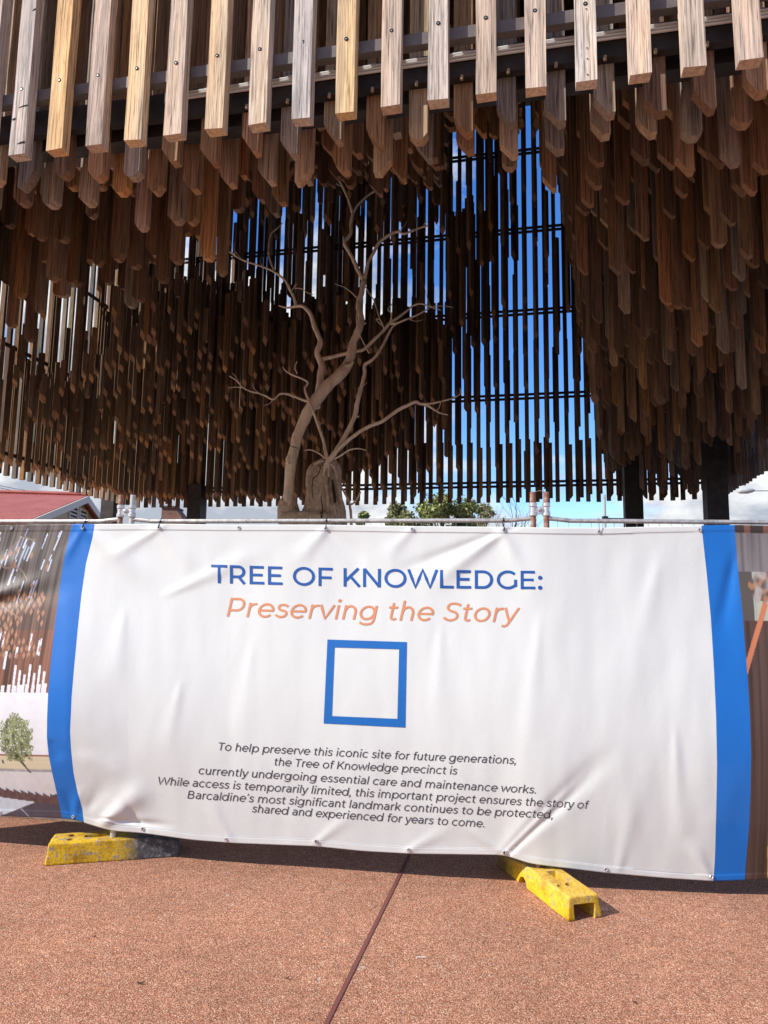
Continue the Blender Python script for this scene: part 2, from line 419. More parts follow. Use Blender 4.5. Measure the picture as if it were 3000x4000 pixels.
for k in range(KMIN + 1, KMAX):
    if proj(uw(U0 + k * S, W0 + 18, 8))[0] > 1240 and R.random() < .8:
        put(k, NJ - 1.45, ZB + R.uniform(.05, .22), 6.45 + R.uniform(-.12, .12), R.choice(['slant_left', 'flat', 'flat']), vary(R.choice(BROWN), R, .2), 'backlayer', w=.11, d=.05, du=-.10 + R.uniform(-.03, .03))
for k in range(KMIN + 1, KMAX):
    pxk = proj(uw(U0 + k * S, W0 + 18, 8))[0]
    for rowj, pr in ((NJ - 2.0, .68), (NJ - 3.0, .30)):
        if pxk < 1790 and R.random() < pr:
            put(k, rowj, 10.4 + R.uniform(-.5, 1.8), 16.8, R.choice(['diamond', 'slant', 'flat']), vary(R.choice(BROWN), R, .2), 'backlayer', w=.115, d=.07, du=-.178 + R.uniform(-.08, .08))
        elif pxk >= 1790 and R.random() < .35:
            a_ = R.uniform(5.5, 11.5); put(k, rowj, a_, a_ + R.uniform(2, 4.5), 'slant_left', vary(R.choice(BROWN), R, .2), 'backlayer', w=.10, d=.06, du=-.178 + R.uniform(-.06, .06))
# which timbers show largest: look from the camera's place through a grid of sight lines
bv = []; bf = []; own = []
for ti, t in enumerate(TIM):
    b = MB(); timber_mesh(b, t['c'], t['z0'], t['z1'], t['style'], t['tone'], random.Random(t['seed']), t['w'], t['d'], 1, t['cut'])
    o0 = len(bv); bv += b.v; bf += [tuple(i + o0 for i in f) for f in b.f]; own += [ti] * len(b.f)
tree_ = BVHTree.FromPolygons([Vector(p) for p in bv], bf)
hits = {}
for yy in range(0, 2060, 9):
    for xx in range(3, 3000, 9):
        loc, nrm, fi, dd = tree_.ray_cast(EYEV, ray(xx, yy).normalized())
        if fi is not None:
            e = hits.setdefault(own[fi], [0, 0, 0]); e[0] += 1; e[1] += xx; e[2] += yy
order = sorted(hits, key=lambda t: (-hits[t][0], t))
fronts = [i for i, t in enumerate(TIM) if t['zone'] == 'front' and i in hits]
chosen = list(fronts)
for t in order:
    if len(chosen) >= 296: break
    if t not in chosen: chosen.append(t)
chosen_set = set(chosen)

def tone_word(c):
    r_, g_, b_ = c; sat = (r_ - b_) / r_
    if r_ > .38: return 'golden' if sat > .5 else ('tan' if sat > .33 else 'silver grey')
    if sat < .36: return 'grey' if r_ > .22 else 'charcoal'
    return 'pale brown' if r_ > .24 else ('dark brown' if r_ < .16 else 'brown')
ORD = ['first', 'second', 'third', 'fourth', 'fifth', 'sixth', 'seventh', 'eighth', 'ninth', 'tenth', 'eleventh', 'twelfth', 'thirteenth', 'fourteenth',
       'fifteenth', 'sixteenth', 'seventeenth', 'eighteenth', 'nineteenth', 'twentieth', 'twenty-first', 'twenty-second', 'twenty-third', 'twenty-fourth',
       'twenty-fifth', 'twenty-sixth', 'twenty-seventh', 'twenty-eighth', 'twenty-ninth', 'thirtieth']
def ordn(i): return ORD[i] if i < len(ORD) else str(i + 1) + 'th'

HOLE = mat('bolt_recess', (.008, .007, .006), .9); BOLT = mat('bolt_head', (.35, .35, .34), .35, .7, .5)
frow = sorted([t for t in chosen if TIM[t]['zone'] == 'front'], key=lambda t: TIM[t]['col'])
SHAPE = {'picket': 'picket-pointed', 'slant': 'slant-cut', 'slant_left': 'slant-cut', 'diamond': 'diamond-ended', 'flat': 'square-ended'}
# rank every chosen timber among its look-alikes in its own row, left to right, for the labels
ranks = {}
for t in chosen:
    T = TIM[t]
    if T['zone'] == 'front': continue
    key = (T['row'], )
    ranks.setdefault(key, []).append(t)
labels = {}
rows_sorted = sorted(ranks)
for ri, key in enumerate(rows_sorted):
    g = sorted(ranks[key], key=lambda t: hits[t][1] / hits[t][0])
    for n_i, t in enumerate(g):
        T = TIM[t]; x = hits[t][1] / hits[t][0]
        side = 'left of the dead tree' if x < 1080 else ('behind the dead tree' if x < 1500 else 'right of the dead tree')
        row = T['row']
        if T['zone'] == 'wall' and T['col'] in (KMIN, KMAX):
            place = 'in the side wall ' + side; rw = '%s back' % ordn(int(row))
            labels[t] = '%s timber %s, %s' % (tone_word(T['tone']), place, rw)
        elif T['zone'] == 'wall' or T['zone'] == 'backlayer':
            labels[t] = '%s timber, %s from left in the %s back wall' % (tone_word(T['tone']), ordn(n_i), 'slatted' if T['zone'] == 'wall' else 'inner layer of the')
        else:
            up = ' high' if T['zone'] == 'ceiling' else ''
            labels[t] = '%s%s %s timber, %s from left, row %d behind the sunlit ones' % (tone_word(T['tone']), up, SHAPE[T['style']], ordn(n_i), int(row))
for t in chosen:
    T = TIM[t]; b = MB()
    timber_mesh(b, T['c'], T['z0'], T['z1'], T['style'], T['tone'], random.Random(T['seed']), T['w'], T['d'], T['seg'], T['cut'])
    org = T['c'] + Vector((0, 0, T['z0']))
    o = b.build('hanging_timber', [WOOD, WOOD_END, WOOD_CUT], origin=org)
    if T['zone'] == 'front':
        i = frow.index(t); extra = ''
        if T['col'] == 13: extra = ' with small nail holes'
        if T['col'] == 0: extra = ' with saw nicks'
        tag(o, '%s sunlit timber%s, %s from the left in the front row' % (tone_word(T['tone']), extra, ordn(i)), 'timber', 'timbers hanging from the memorial frame')
        q = MB()
        zb = 5.13 + random.Random(T['seed']).uniform(-.02, .02)
        fc = T['c'] - N_ * (TD / 2)
        for (rad, off, m_) in ((.0130, .0024, 0), (.0055, .0046, 1)):
            cc_ = fc - N_ * off + Vector((0, 0, zb - (.003 if m_ else 0)))
            ring = [cc_ + E_ * (rad * cos(a * pi / 7)) + Vector((0, 0, rad * sin(a * pi / 7))) for a in range(14)]
            bk = [p + N_ * .004 for p in ring]
            q.add(ring + bk, [tuple(range(14))] + [(i2, i2 + 14, (i2 + 1) % 14 + 14, (i2 + 1) % 14) for i2 in range(14)], m_)
        bo = q.build('bolt', [HOLE, BOLT], origin=cc_)
        bo.parent = o; bo.location = cc_ - org
        if T['col'] == 0:
            nk = MB()
            for dz, a0, a1 in ((.36, -.02, .063), (.27, -.063, -.03), (.08, -.005, .063), (1.12, .03, .063)):
                vs = [fc - N_ * .0025 + E_ * a + Vector((0, 0, T['z0'] + dz + h)) for a, h in ((a0, 0), (a1, .002), (a1, .018), ((a0 + a1) / 2, .014))]
                nk.add(vs, [(0, 1, 2, 3)], 0)
            ko = nk.build('saw_nick', [HOLE], origin=org); ko.parent = o; ko.location = (0, 0, 0)
        if T['col'] == 13:
            nk = MB()
            for dz in (.035, .14, .21, .47):
                cc_ = fc - N_ * .0025 + Vector((0, 0, T['z0'] + dz)) + E_ * .004
                nk.add([cc_ + E_ * (.005 * cos(a * pi / 4)) + Vector((0, 0, .005 * sin(a * pi / 4))) for a in range(8)], [tuple(range(8))], 0)
            ko = nk.build('nail_hole', [HOLE], origin=org); ko.parent = o; ko.location = (0, 0, 0)
    else:
        tag(o, labels[t], 'timber', 'timbers hanging from the memorial frame')
b = MB()
for ti, T in enumerate(TIM):
    if ti in chosen_set: continue
    timber_mesh(b, T['c'], T['z0'], T['z1'], T['style'], T['tone'], random.Random(T['seed']), T['w'], T['d'], 1, T['cut'])
o = b.build('far_hanging_timbers', [WOOD, WOOD_END, WOOD_CUT])
tag(o, 'dense mass of small brown timbers hanging deeper inside the memorial', 'timbers', 'timbers hanging from the memorial frame', 'stuff')

# steel frame: rails round the four sides, the ledge behind the front row, columns, added light-blocking roof slab
UL, UR = U0 + KMIN * S, U0 + KMAX * S + TW
WF, WB = W0, W0 + (NJ - 1) * S + TD
frame = empty('steel_frame', uw((UL + UR) / 2, (WF + WB) / 2, 0))
tag(frame, 'dark steel frame of columns and rails carrying the hanging timbers', 'frame')
FM = ROTM.to_4x4()
def fbox(name, u0, u1, w0, w1, z0, z1, m, label=None):
    b = MB(); b.box(u0, u1, w0, w1, z0, z1, 0, (1, 1, 1), FM)
    o = b.build(name, m, frame, origin=uw((u0 + u1) / 2, (w0 + w1) / 2, z0))
    if label: o['label'] = label
    return o
for z in (5.10, 7.87, 10.62, 13.38, 16.1):
    for dz in (0, .13):
        fbox('rail', UL + .2, UR - .2, WB - TD - .062, WB - TD - .003, z + dz - .035, z + dz + .035, STEEL)
    fbox('rail', UL + TW + .003, UL + TW + .063, WF + .4, WB - .4, z - .045, z + .045, STEEL)
    fbox('rail', UR - TW - .063, UR - TW - .003, WF + .4, WB - .4, z - .045, z + .045, STEEL)
for z in (5.12, 7.9, 10.65, 13.4):
    fbox('rail', UL + .2, UR - .2, WF + TD + .003, WF + TD + .063, z - .042, z + .042, BANDM)
    fbox('beam', UL + .2, UR - .2, W0 + .3 - .062, W0 + .3 - .003, z - .19, z - .0, STEEL)
    fbox('beam', UL + .2, UR - .2, W0 + .3 + TD + .003, W0 + .3 + TD + .13, z - .22, z - .10, STEEL)
b = MB()
for i, dz in enumerate((.0, .022, .044)):
    p0 = uw(-2.4, W0 + .3 - .076, 5.045 + dz); p1 = uw(UR - .3, W0 + .3 - .076, 5.045 + dz); b.tube([p0, p1], .009, 8)
o = b.build('conduit', CONDUIT, frame, origin=uw(0, W0 + .22, 5.05)); o['label'] = 'three thin pale conduits catching strips of sun behind the front row'
CW = .46
for (cx, cy, ct) in ((-9.1, 23.5, 5.2), (-6.10, 22.98, 5.2), (6.72, 19.0, 7.6), (7.75, 16.45, 7.6)):
    u = Vector((cx, cy, 0)).dot(E_); w = Vector((cx, cy, 0)).dot(N_)
    fbox('column', u - CW / 2, u + CW / 2, w - CW / 2, w + CW / 2, 0, ct, STEEL)
fbox('roof', UL - .2, UR + .2, WF - .2, WB + .2, ZT + .01, ZT + .25, STEEL)  # unseen slab, added to keep light from above out of the interior
# pegs under the beam behind the second row
PEG = mat('timber_peg', (.30, .22, .15), .7)
zp = 4.93
for k in range(-2, 19):
    pm = MB(); p = uw(U0 + k * S + .19, W0 + .3 - .075, zp); pm.tube([p, p - Vector((0, 0, .03))], .011, 7)
    pm.build('peg', PEG, frame, origin=p)

# ------------------------------------------------------------------ the dead tree under it
BARK = mat('dead_wood', rough=.8, spec=.2)
n1_ = noisetex(BARK, 1.0, 5, .6, (9, 9, 3.0)); n2_ = noisetex(BARK, 30, 4, .6)
c_ = ramp(BARK, n1_, [(.3, (.66, .50, .38)), (.52, (.88, .71, .56)), (.75, (.92, .79, .65))])
c_ = mixrgb(BARK, 'MULTIPLY', .35, c_, ramp(BARK, n2_, [(.3, .5), (.6, 1.0)]))
lnk(BARK, c_, bsdf(BARK).inputs['Base Color']); bump(BARK, n1_, .6, .03)
STUMPM = mat('weathered_stump', rough=.9, spec=.15)
n1_ = noisetex(STUMPM, 7, 6, .65, dist=.8); n2_ = noisetex(STUMPM, 1, 3, .6, (22, 22, 4), dist=.8)
c_ = ramp(STUMPM, n1_, [(.3, (.38, .275, .20)), (.55, (.64, .49, .37)), (.75, (.76, .61, .48))])
c_ = mixrgb(STUMPM, 'MULTIPLY', .9, c_, ramp(STUMPM, n2_, [(.32, .25), (.40, 1.0)]))
lnk(STUMPM, c_, bsdf(STUMPM).inputs['Base Color']); bump(STUMPM, n1_, .9, .06)
HOLLOWM = mat('hollow_wood', (.045, .028, .018), .95)
dead = empty('dead_tree', (TREE.x, TREE.y, 0))
tag(dead, 'pale leafless dead tree with broken stump standing under the hanging timbers', 'tree')
PXM = 1.8083 / FPX * 13.6
K = 1.8083
def branch(b, pts, w0, w1, n=8, dy=0.0, dy1=None, wob=.25, base_y=13.6):
    """pts in the units of the 1659-wide view; widths in the same units"""
    dy1 = dy if dy1 is None else dy1; m = len(pts)
    P = [at(x * K, y * K, base_y + dy + (dy1 - dy) * i / (m - 1) + .06 * noise.noise(Vector((x * .02, y * .02, 0)))) for i, (x, y) in enumerate(pts)]
    if isinstance(w0, (list, tuple)): rad = [w * PXM / 2 for w in w0]
    else: rad = [(w0 + (w1 - w0) * i / (m - 1)) * PXM / 2 for i in range(m)]
    P, rad = smooth_path(P, rad, 4)
    b.tube(P, rad, n, wob=wob)
# trunk below and the broken stump
b = MB()
prof = [(1420, 560, 790), (1300, 585, 765), (1200, 597, 750), (1150, 599, 748), (1128, 599, 748), (1118, 600, 747), (1112, 604, 745), (1109, 612, 738)]
def loft(b, prof, dep, n=40, amp=.1, mi=0, lobes=0.0, top_close=True, seed=0.0):
    vs = []; fs = []
    for (y, xl, xr) in prof:
        cx = (xl + xr) / 2; hw = (xr - xl) / 2 * PXM
        c = at(cx * K, y * K, 13.6)
        for k in range(n):
            a = 2 * pi * k / n
            q = 1 + amp * noise.noise(Vector((cos(a) * 1.8 + seed, sin(a) * 1.8, c.z * 1.3))) + .35 * amp * noise.noise(Vector((cos(a) * 6 + seed, sin(a) * 6, c.z * 2.5))) - lobes * max(0, cos(a * 5 + c.z * 1.2)) ** 6
            vs.append(c + Vector((cos(a) * hw * q, sin(a) * hw * dep * q, 0)))
    m = len(prof)
    for i in range(m - 1):
        for k in range(n): fs.append((i * n + k, i * n + (k + 1) % n, (i + 1) * n + (k + 1) % n, (i + 1) * n + k))
    if top_close: fs.append(tuple((m - 1) * n + k for k in range(n)))
    b.add(vs, fs, mi)
loft(b, prof, .75, amp=.10, lobes=.05, top_close=False)
# saddle: left bulge carries the limb, right bulge carries the stump
loft(b, [(1120, 600, 652), (1100, 600, 646), (1090, 601, 643), (1082, 604, 640), (1076, 608, 637), (1070, 612, 634)], 1.0, 24, .08, seed=3)
loft(b, [(1122, 640, 748), (1106, 650, 748), (1094, 656, 746), (1078, 659, 741), (1055, 660, 739), (1030, 660, 738), (1016, 664, 737), (1005, 671, 734), (997, 681, 729), (991, 692, 721), (988, 700, 714)], .8, 56, .10, lobes=.035, seed=7)
b.build('trunk', STUMPM, dead, origin=(TREE.x, TREE.y, 0), smooth=True)
# rolled lips of old bark round the hollow of the stump, and the hollow
b = MB()
branch(b, [(667, 1092), (665, 1060), (665, 1032), (671, 1012), (684, 1000), (700, 995)], [5, 8, 10, 11, 9, 5], 0, 10, -.36)
branch(b, [(738, 1096), (735, 1075), (731, 1050), (728, 1028), (722, 1010), (712, 1000)], [5, 8, 8, 8, 7, 4], 0, 10, -.33)
branch(b, [(707, 1112), (708, 1085), (707, 1055), (704, 1030), (706, 1012)], [5, 8, 9, 8, 5], 0, 10, -.375)
b.build('bark_lip', STUMPM, dead, origin=(TREE.x, TREE.y, 0), smooth=True)
b = MB()
branch(b, [(724, 1086), (722, 1070), (720, 1055), (718, 1036)], [5, 7, 7, 3], 0, 8, -.44)
branch(b, [(675, 1078), (674, 1050), (677, 1034), (686, 1026), (692, 1012), (688, 1003)], [1.2, 2.2, 2.2, 2.4, 2.0, 1], 0, 6, -.425)
branch(b, [(694, 1125), (697, 1100), (694, 1080), (696, 1062)], [2.0, 2.4, 1.8, .8], 0, 6, -.475)
branch(b, [(626, 962), (631, 965), (640, 967), (647, 973)], [1.5, 1.8, 1.6, .8], 0, 6, -.215)
b.build('stump_hollow', HOLLOWM, dead, origin=(TREE.x, TREE.y, 0), smooth=True)
def limb(specs):
    b = MB()
    for s_ in specs: branch(b, *s_)
    return b.build('limb', BARK, dead, origin=(TREE.x, TREE.y, 0), smooth=True)
limb([([(624, 1100), (623, 1060), (627, 1015), (637, 965), (652, 918), (676, 872), (708, 833), (738, 805), (754, 780), (763, 740), (775, 712), (780, 690), (775, 660), (781, 632), (787, 606)],
       [22, 21, 22, 22, 24, 26, 26, 24, 21, 18, 17, 15, 14, 13, 12], 0, 14, -.1, .25),
      ([(623, 1002), (621, 990), (627, 982)], [10, 8, 3], 0, 8, -.25, -.3),
      ([(786, 608), (773, 583), (763, 560), (752, 540), (744, 523), (757, 506), (758, 483), (762, 460)], 10, 7, 8, .25, .3),
      ([(762, 463), (753, 433), (740, 403), (727, 380), (717, 356), (713, 333), (698, 323)], 6.5, 3.2, 7, .3, .2),
      ([(762, 463), (773, 443), (797, 420), (823, 405), (821, 391), (800, 380), (800, 360), (792, 340), (790, 313), (780, 303)], 6, 2.6, 7, .3, .5),
      ([(787, 606), (795, 570), (807, 546), (820, 523), (843, 506), (860, 500), (873, 505), (897, 496), (913, 490), (925, 488)], 9, 4, 8, .25, 0),
      ([(913, 491), (918, 482), (923, 479)], 3, 2, 6, .05, .0),
      ([(745, 790), (757, 788), (762, 781)], 9, 8, 8, -.05), ([(782, 702), (790, 697)], 7, 5, 7, .2)])
limb([([(684, 880), (687, 857), (692, 812), (695, 787), (685, 762), (692, 737), (680, 707), (670, 677), (655, 662), (640, 661), (622, 665), (602, 660)],
       [18, 17, 16, 15, 14, 13, 11, 10, 8, 7, 5, 3], 0, 10, .2, .35),
      ([(640, 662), (635, 642), (627, 627), (617, 607), (595, 589), (570, 577), (525, 562), (500, 547), (470, 530)], 7.5, 2.5, 8, .33, .1),
      ([(595, 589), (585, 567), (580, 542), (585, 507), (598, 494), (610, 482)], 5, 2.2, 6, .3, .5),
      ([(630, 628), (637, 618), (640, 612)], 4, 3, 6, .32), ([(637, 622), (652, 624), (664, 632), (677, 637)], 3, 1.5, 6, .32, .4),
      ([(695, 776), (725, 769), (760, 760), (785, 755), (807, 735), (829, 714), (843, 697), (860, 686), (877, 673), (893, 660), (910, 656), (930, 663), (953, 670)], [10, 9, 8, 8, 8, 7.5, 7, 6, 5, 4.5, 4, 3, 2], 0, 8, .25, 0),
      ([(930, 662), (955, 661), (980, 664)], 2.4, 1, 5, .05, -.1),
      ([(843, 700), (860, 697), (877, 690), (900, 681), (927, 666)], 5, 3, 7, 0, -.1),
      ([(830, 712), (822, 692), (812, 690), (826, 704)], 3, 2, 6, .0), ([(843, 696), (846, 678), (838, 668), (848, 656)], 4, 2, 6, .0)])
limb([([(705, 1030), (708, 1000), (722, 980), (740, 952), (765, 902), (772, 868), (780, 838), (786, 815), (788, 803), (788, 788), (808, 774), (827, 746), (837, 726), (848, 706), (860, 697)],
       [16, 14, 12, 11, 10, 10, 9, 9, 8, 8, 7, 6, 6, 5, 4], 0, 8, -.30, 0),
      ([(715, 993), (731, 971), (760, 945), (791, 924), (824, 911), (858, 887), (880, 876), (898, 868), (908, 872), (924, 876), (948, 891), (968, 896)], [9, 8.5, 8, 8, 8, 8, 7.5, 7, 6.5, 5, 3.5, 2.5], 0, 8, -.28, -.6),
      ([(908, 872), (930, 872), (957, 866), (978, 860), (994, 851), (993, 838)], 5, 1.2, 6, -.55, -.7),
      ([(952, 869), (948, 882), (938, 888)], 2, 1.2, 5, -.6), ([(984, 858), (998, 848)], 1.6, .9, 5, -.6),
      ([(765, 902), (776, 899)], 5, 4, 6, -.1)])
limb([([(708, 1000), (703, 975), (698, 950), (685, 912), (670, 872), (661, 850), (659, 838), (665, 826), (650, 817), (635, 811), (618, 802), (611, 792)], [8, 7.5, 7, 6.5, 6, 6, 5, 5, 4, 4, 3, 2], 0, 7, -.3, .1),
      ([(668, 868), (655, 864), (640, 858), (620, 851), (605, 851), (590, 863), (575, 856), (560, 850), (540, 845), (525, 837), (508, 820), (495, 812)], 6, 2.2, 7, -.05, -.5),
      ([(642, 807), (637, 794), (642, 780)], 3.5, 2.5, 6, .05), ([(525, 838), (512, 836), (494, 838)], 2.5, 1, 5, -.45), ([(520, 834), (510, 815), (502, 806)], 2, 1, 5, -.45)])
limb([([(702, 990), (690, 980), (672, 972), (657, 973)], 4, 2, 6, -.3, -.4), ([(722, 992), (738, 983), (755, 972), (775, 969), (791, 973)], 4.5, 2, 6, -.3, -.5),
      ([(737, 1052), (746, 1068), (754, 1086), (758, 1110), (759, 1135)], 4, 7, 7, .2), ([(757, 1090), (765, 1086), (772, 1076), (779, 1062)], 5, 4, 6, .2)])
limb([([(525, 562), (512, 548), (505, 535), (508, 522)], 2.2, 0.9, 5, 0.15, 0.2), ([(570, 577), (562, 565), (566, 552)], 2, 0.9, 5, 0.2, 0.3), ([(823, 405), (836, 398), (845, 387)], 2.2, 0.8, 5, 0.3, 0.4), ([(800, 360), (812, 352), (818, 340), (828, 334)], 2.0, 0.8, 5, 0.4, 0.5), ([(740, 403), (728, 398), (720, 386)], 2.2, 0.9, 5, 0.25, 0.3), ([(860, 500), (872, 490), (880, 478)], 2, 0.8, 5, 0.1, 0), ([(590, 862), (582, 872), (570, 876)], 2, 0.9, 5, -0.25, -0.3), ([(560, 850), (548, 838), (545, 826)], 2, 0.9, 5, -0.35, -0.4), ([(885, 690), (900, 694), (915, 690)], 1.8, 0.8, 5, -0.05, -0.1), ([(773, 840), (784, 834), (793, 826)], 2.4, 1, 5, -0.15, -0.2)])
limb([([(785, 612), (797, 632), (808, 650), (816, 676), (822, 692)], 2.4, 2.4, 6, .1, 0), ([(775, 650), (770, 690), (777, 722), (789, 748), (797, 763)], 3.0, 2.4, 6, .05, .1),
      ([(770, 642), (755, 628), (742, 620), (723, 613)], 3, 1.2, 6, .1, .3), ([(930, 662), (922, 640), (916, 614)], 1.6, .8, 5, 0)])

# ------------------------------------------------------------------ the temporary fence
def line_mid(X): return 4.36 - .1456 * (X + 1.556)
PL = Vector((-1.556, 4.36, 0)); PR = Vector((.848, line_mid(.848), 0))
PR2 = Vector((.922, PR.y - .006, 0)); PL2 = Vector((-1.632, line_mid(-1.632), 0))
dR = Vector((1, -.05, 0)).normalized(); dL = Vector((-1, .1456, 0)).normalized()
def fence_panel(A, B, label, left_rust, right_rust, zr=.05):
    """posts at A and B, bent top and bottom rails, wire infill"""
    root = empty('temporary_fence', A); tag(root, label, 'fence panel', 'temporary fence panels behind the banner')
    e = (B - A).normalized(); L = (B - A).length; ztop = 2.135
    for P, m, z0 in ((A, left_rust, .05), (B, right_rust, zr)):
        b = MB(); b.tube([P + Vector((0, 0, z0)), P + Vector((0, 0, ztop))], .0165, 14); b.build('post', m, root, origin=P)
    for z, nm in ((1.972, 'top_rail'), (.20, 'bottom_rail')):
        b = MB()
        pts = [A + e * .012 + Vector((0, 0, z + .012)), A + e * .06 + Vector((0, 0, z + .008)), A + e * .13 + Vector((0, 0, z)), B - e * .13 + Vector((0, 0, z)), B - e * .06 + Vector((0, 0, z + .008)), B - e * .012 + Vector((0, 0, z + .012))]
        b.tube(pts, .0128, 12); b.build(nm, GALV, root, origin=A)
    b = MB(); n = int(L / .062)
    for i in range(1, n):
        p = A + e * (L * i / n); b.tube([p + Vector((0, .004, .20)), p + Vector((0, .004, 1.97))], .0015, 4)
    for i in range(1, 12):
        z = .2 + 1.77 * i / 12; b.tube([A + Vector((0, .008, z)), B + Vector((0, .008, z))], .0015, 4)
    b.build('wire_mesh', GALV, root, origin=A)
    return root
fence_panel(PL, PR, 'temporary fence panel between the two pairs of clamped posts', GALV, RUST)
fence_panel(PL2 + dL * 2.4, PL2, 'temporary fence panel left of the first clamped posts', GALV, RUST, .17)
fence_panel(PR2, PR2 + dR * 2.4, 'temporary fence panel right of the second clamped posts', RUST, GALV)
def clamp(A, B, z, label):
    c = (A + B) / 2; root = empty('fence_clamp', c + Vector((0, 0, z))); tag(root, label, 'clamp', 'clamps joining the fence posts')
    e = (B - A).normalized()
    for P in (A, B):
        b = MB(); zs = (-.038, -.036, -.018, -.012, .012, .018, .036, .038); rs = (.019, .023, .023, .0185, .0185, .023, .023, .019)
        b.tube([P + Vector((0, 0, z + q)) for q in zs], list(rs), 18); b.build('collar', CLAMP, root, origin=c + Vector((0, 0, z)), smooth=False)
    b = MB(); b.box(-.024, .024, -.008, .008, -.028, .014, M=Matrix.Translation(c + Vector((0, -.004, z))))
    b.build('bridge', CLAMP, root, origin=c + Vector((0, 0, z)))
    b = MB(); f = Vector((0, -1, 0)); p = c + Vector((0, -.012, z)); b.tube([p, p + f * .006, p + f * .012, p + f * .014], [.013, .013, .009, .003], 12)
    b.build('bolt', CLAMP, root, origin=c + Vector((0, 0, z)))
clamp(PL2, PL, 2.035, 'silver clamp joining the rusty and grey posts by the left blue strip')
clamp(PR, PR2, 2.035, 'silver clamp joining the two rusty posts right of the headline')
b = MB(); b.tube([PR + Vector((0, -.01, 2.132)), (PR + PR2) / 2 + Vector((0, -.01, 2.142)), PR2 + Vector((0, -.01, 2.132))], .002, 5)
tag(b.build('tie_wire', RUST), 'thin rusty wire tying the tops of two rusty posts', 'wire')

# ------------------------------------------------------------------ banner
def interp(x, T):
    if x <= T[0][0]: return T[0][1] + (T[1][1] - T[0][1]) * (x - T[0][0]) / (T[1][0] - T[0][0]) * .5
    for (a, p), (b_, q) in zip(T[:-1], T[1:]):
        if x <= b_: return p + (q - p) * (x - a) / (b_ - a)
    return T[-1][1]
YTOP = [(-900, 2050), (0, 2050), (350, 2047), (620, 2046), (900, 2049), (1240, 2049), (1600, 2055), (1970, 2058), (2150, 2061), (2350, 2062), (2550, 2057), (2740, 2053), (2870, 2050), (3000, 2054), (3900, 2056)]
YBOT = [(-900, 3120), (-200, 3166), (0, 3188), (240, 3195), (285, 3199), (326, 3213), (430, 3245), (556, 3254), (750, 3281), (904, 3293), (1234, 3306), (1420, 3325), (1600, 3335), (1970, 3340), (2070, 3374), (2368, 3410), (2600, 3430), (2784, 3442), (2937, 3437), (3000, 3433), (3900, 3440)]
_b = {}
def smooth_tab(T):
    g = [interp(x, T) for x in range(-900, 3921, 20)]
    for _ in range(2): g = [g[0]] + [(g[i - 1] + 2 * g[i] + g[i + 1]) / 4 for i in range(1, len(g) - 1)] + [g[-1]]
    def f(x):
        q = (x + 900) / 20; i = max(0, min(len(g) - 2, int(q))); return g[i] + (g[i + 1] - g[i]) * (q - i)
    return f
ytop = smooth_tab(YTOP); ybot = smooth_tab(YBOT)
CURVES = {
 'L1': [(280, 2050), (280, 2054), (250, 2181), (231, 2307), (217, 2416), (199, 2579), (188, 2705), (184, 2800), (183, 2880), (190, 2950), (203, 3016), (222, 3100), (242, 3195)],
 'L2': [(369, 2047), (369, 2055), (362, 2098), (336, 2202), (318, 2325), (304, 2456), (289, 2615), (280, 2723), (274, 2860), (278, 2930), (287, 3016), (302, 3090), (322, 3160), (328, 3213)],
 'R1': [(2740, 2053), (2760, 2235), (2777, 2416), (2789, 2615), (2797, 2796), (2801, 2981), (2798, 3162), (2793, 3343), (2787, 3441)],
 'R2': [(2869, 2050), (2885, 2253), (2901, 2398), (2912, 2543), (2921, 2651), (2929, 2796), (2934, 2945), (2932, 3080), (2927, 3216), (2916, 3343), (2909, 3438)]}
CT = {k: [((y - ytop(x)) / (ybot(x) - ytop(x)), x) for x, y in v] for k, v in CURVES.items()}
def edge(k, t):
    T = CT[k]
    if t <= T[0][0]: return T[0][1]
    for (a, p), (b_, q) in zip(T[:-1], T[1:]):
        if t <= b_: return p + (q - p) * (t - a) / max(1e-6, b_ - a)
    return T[-1][1]
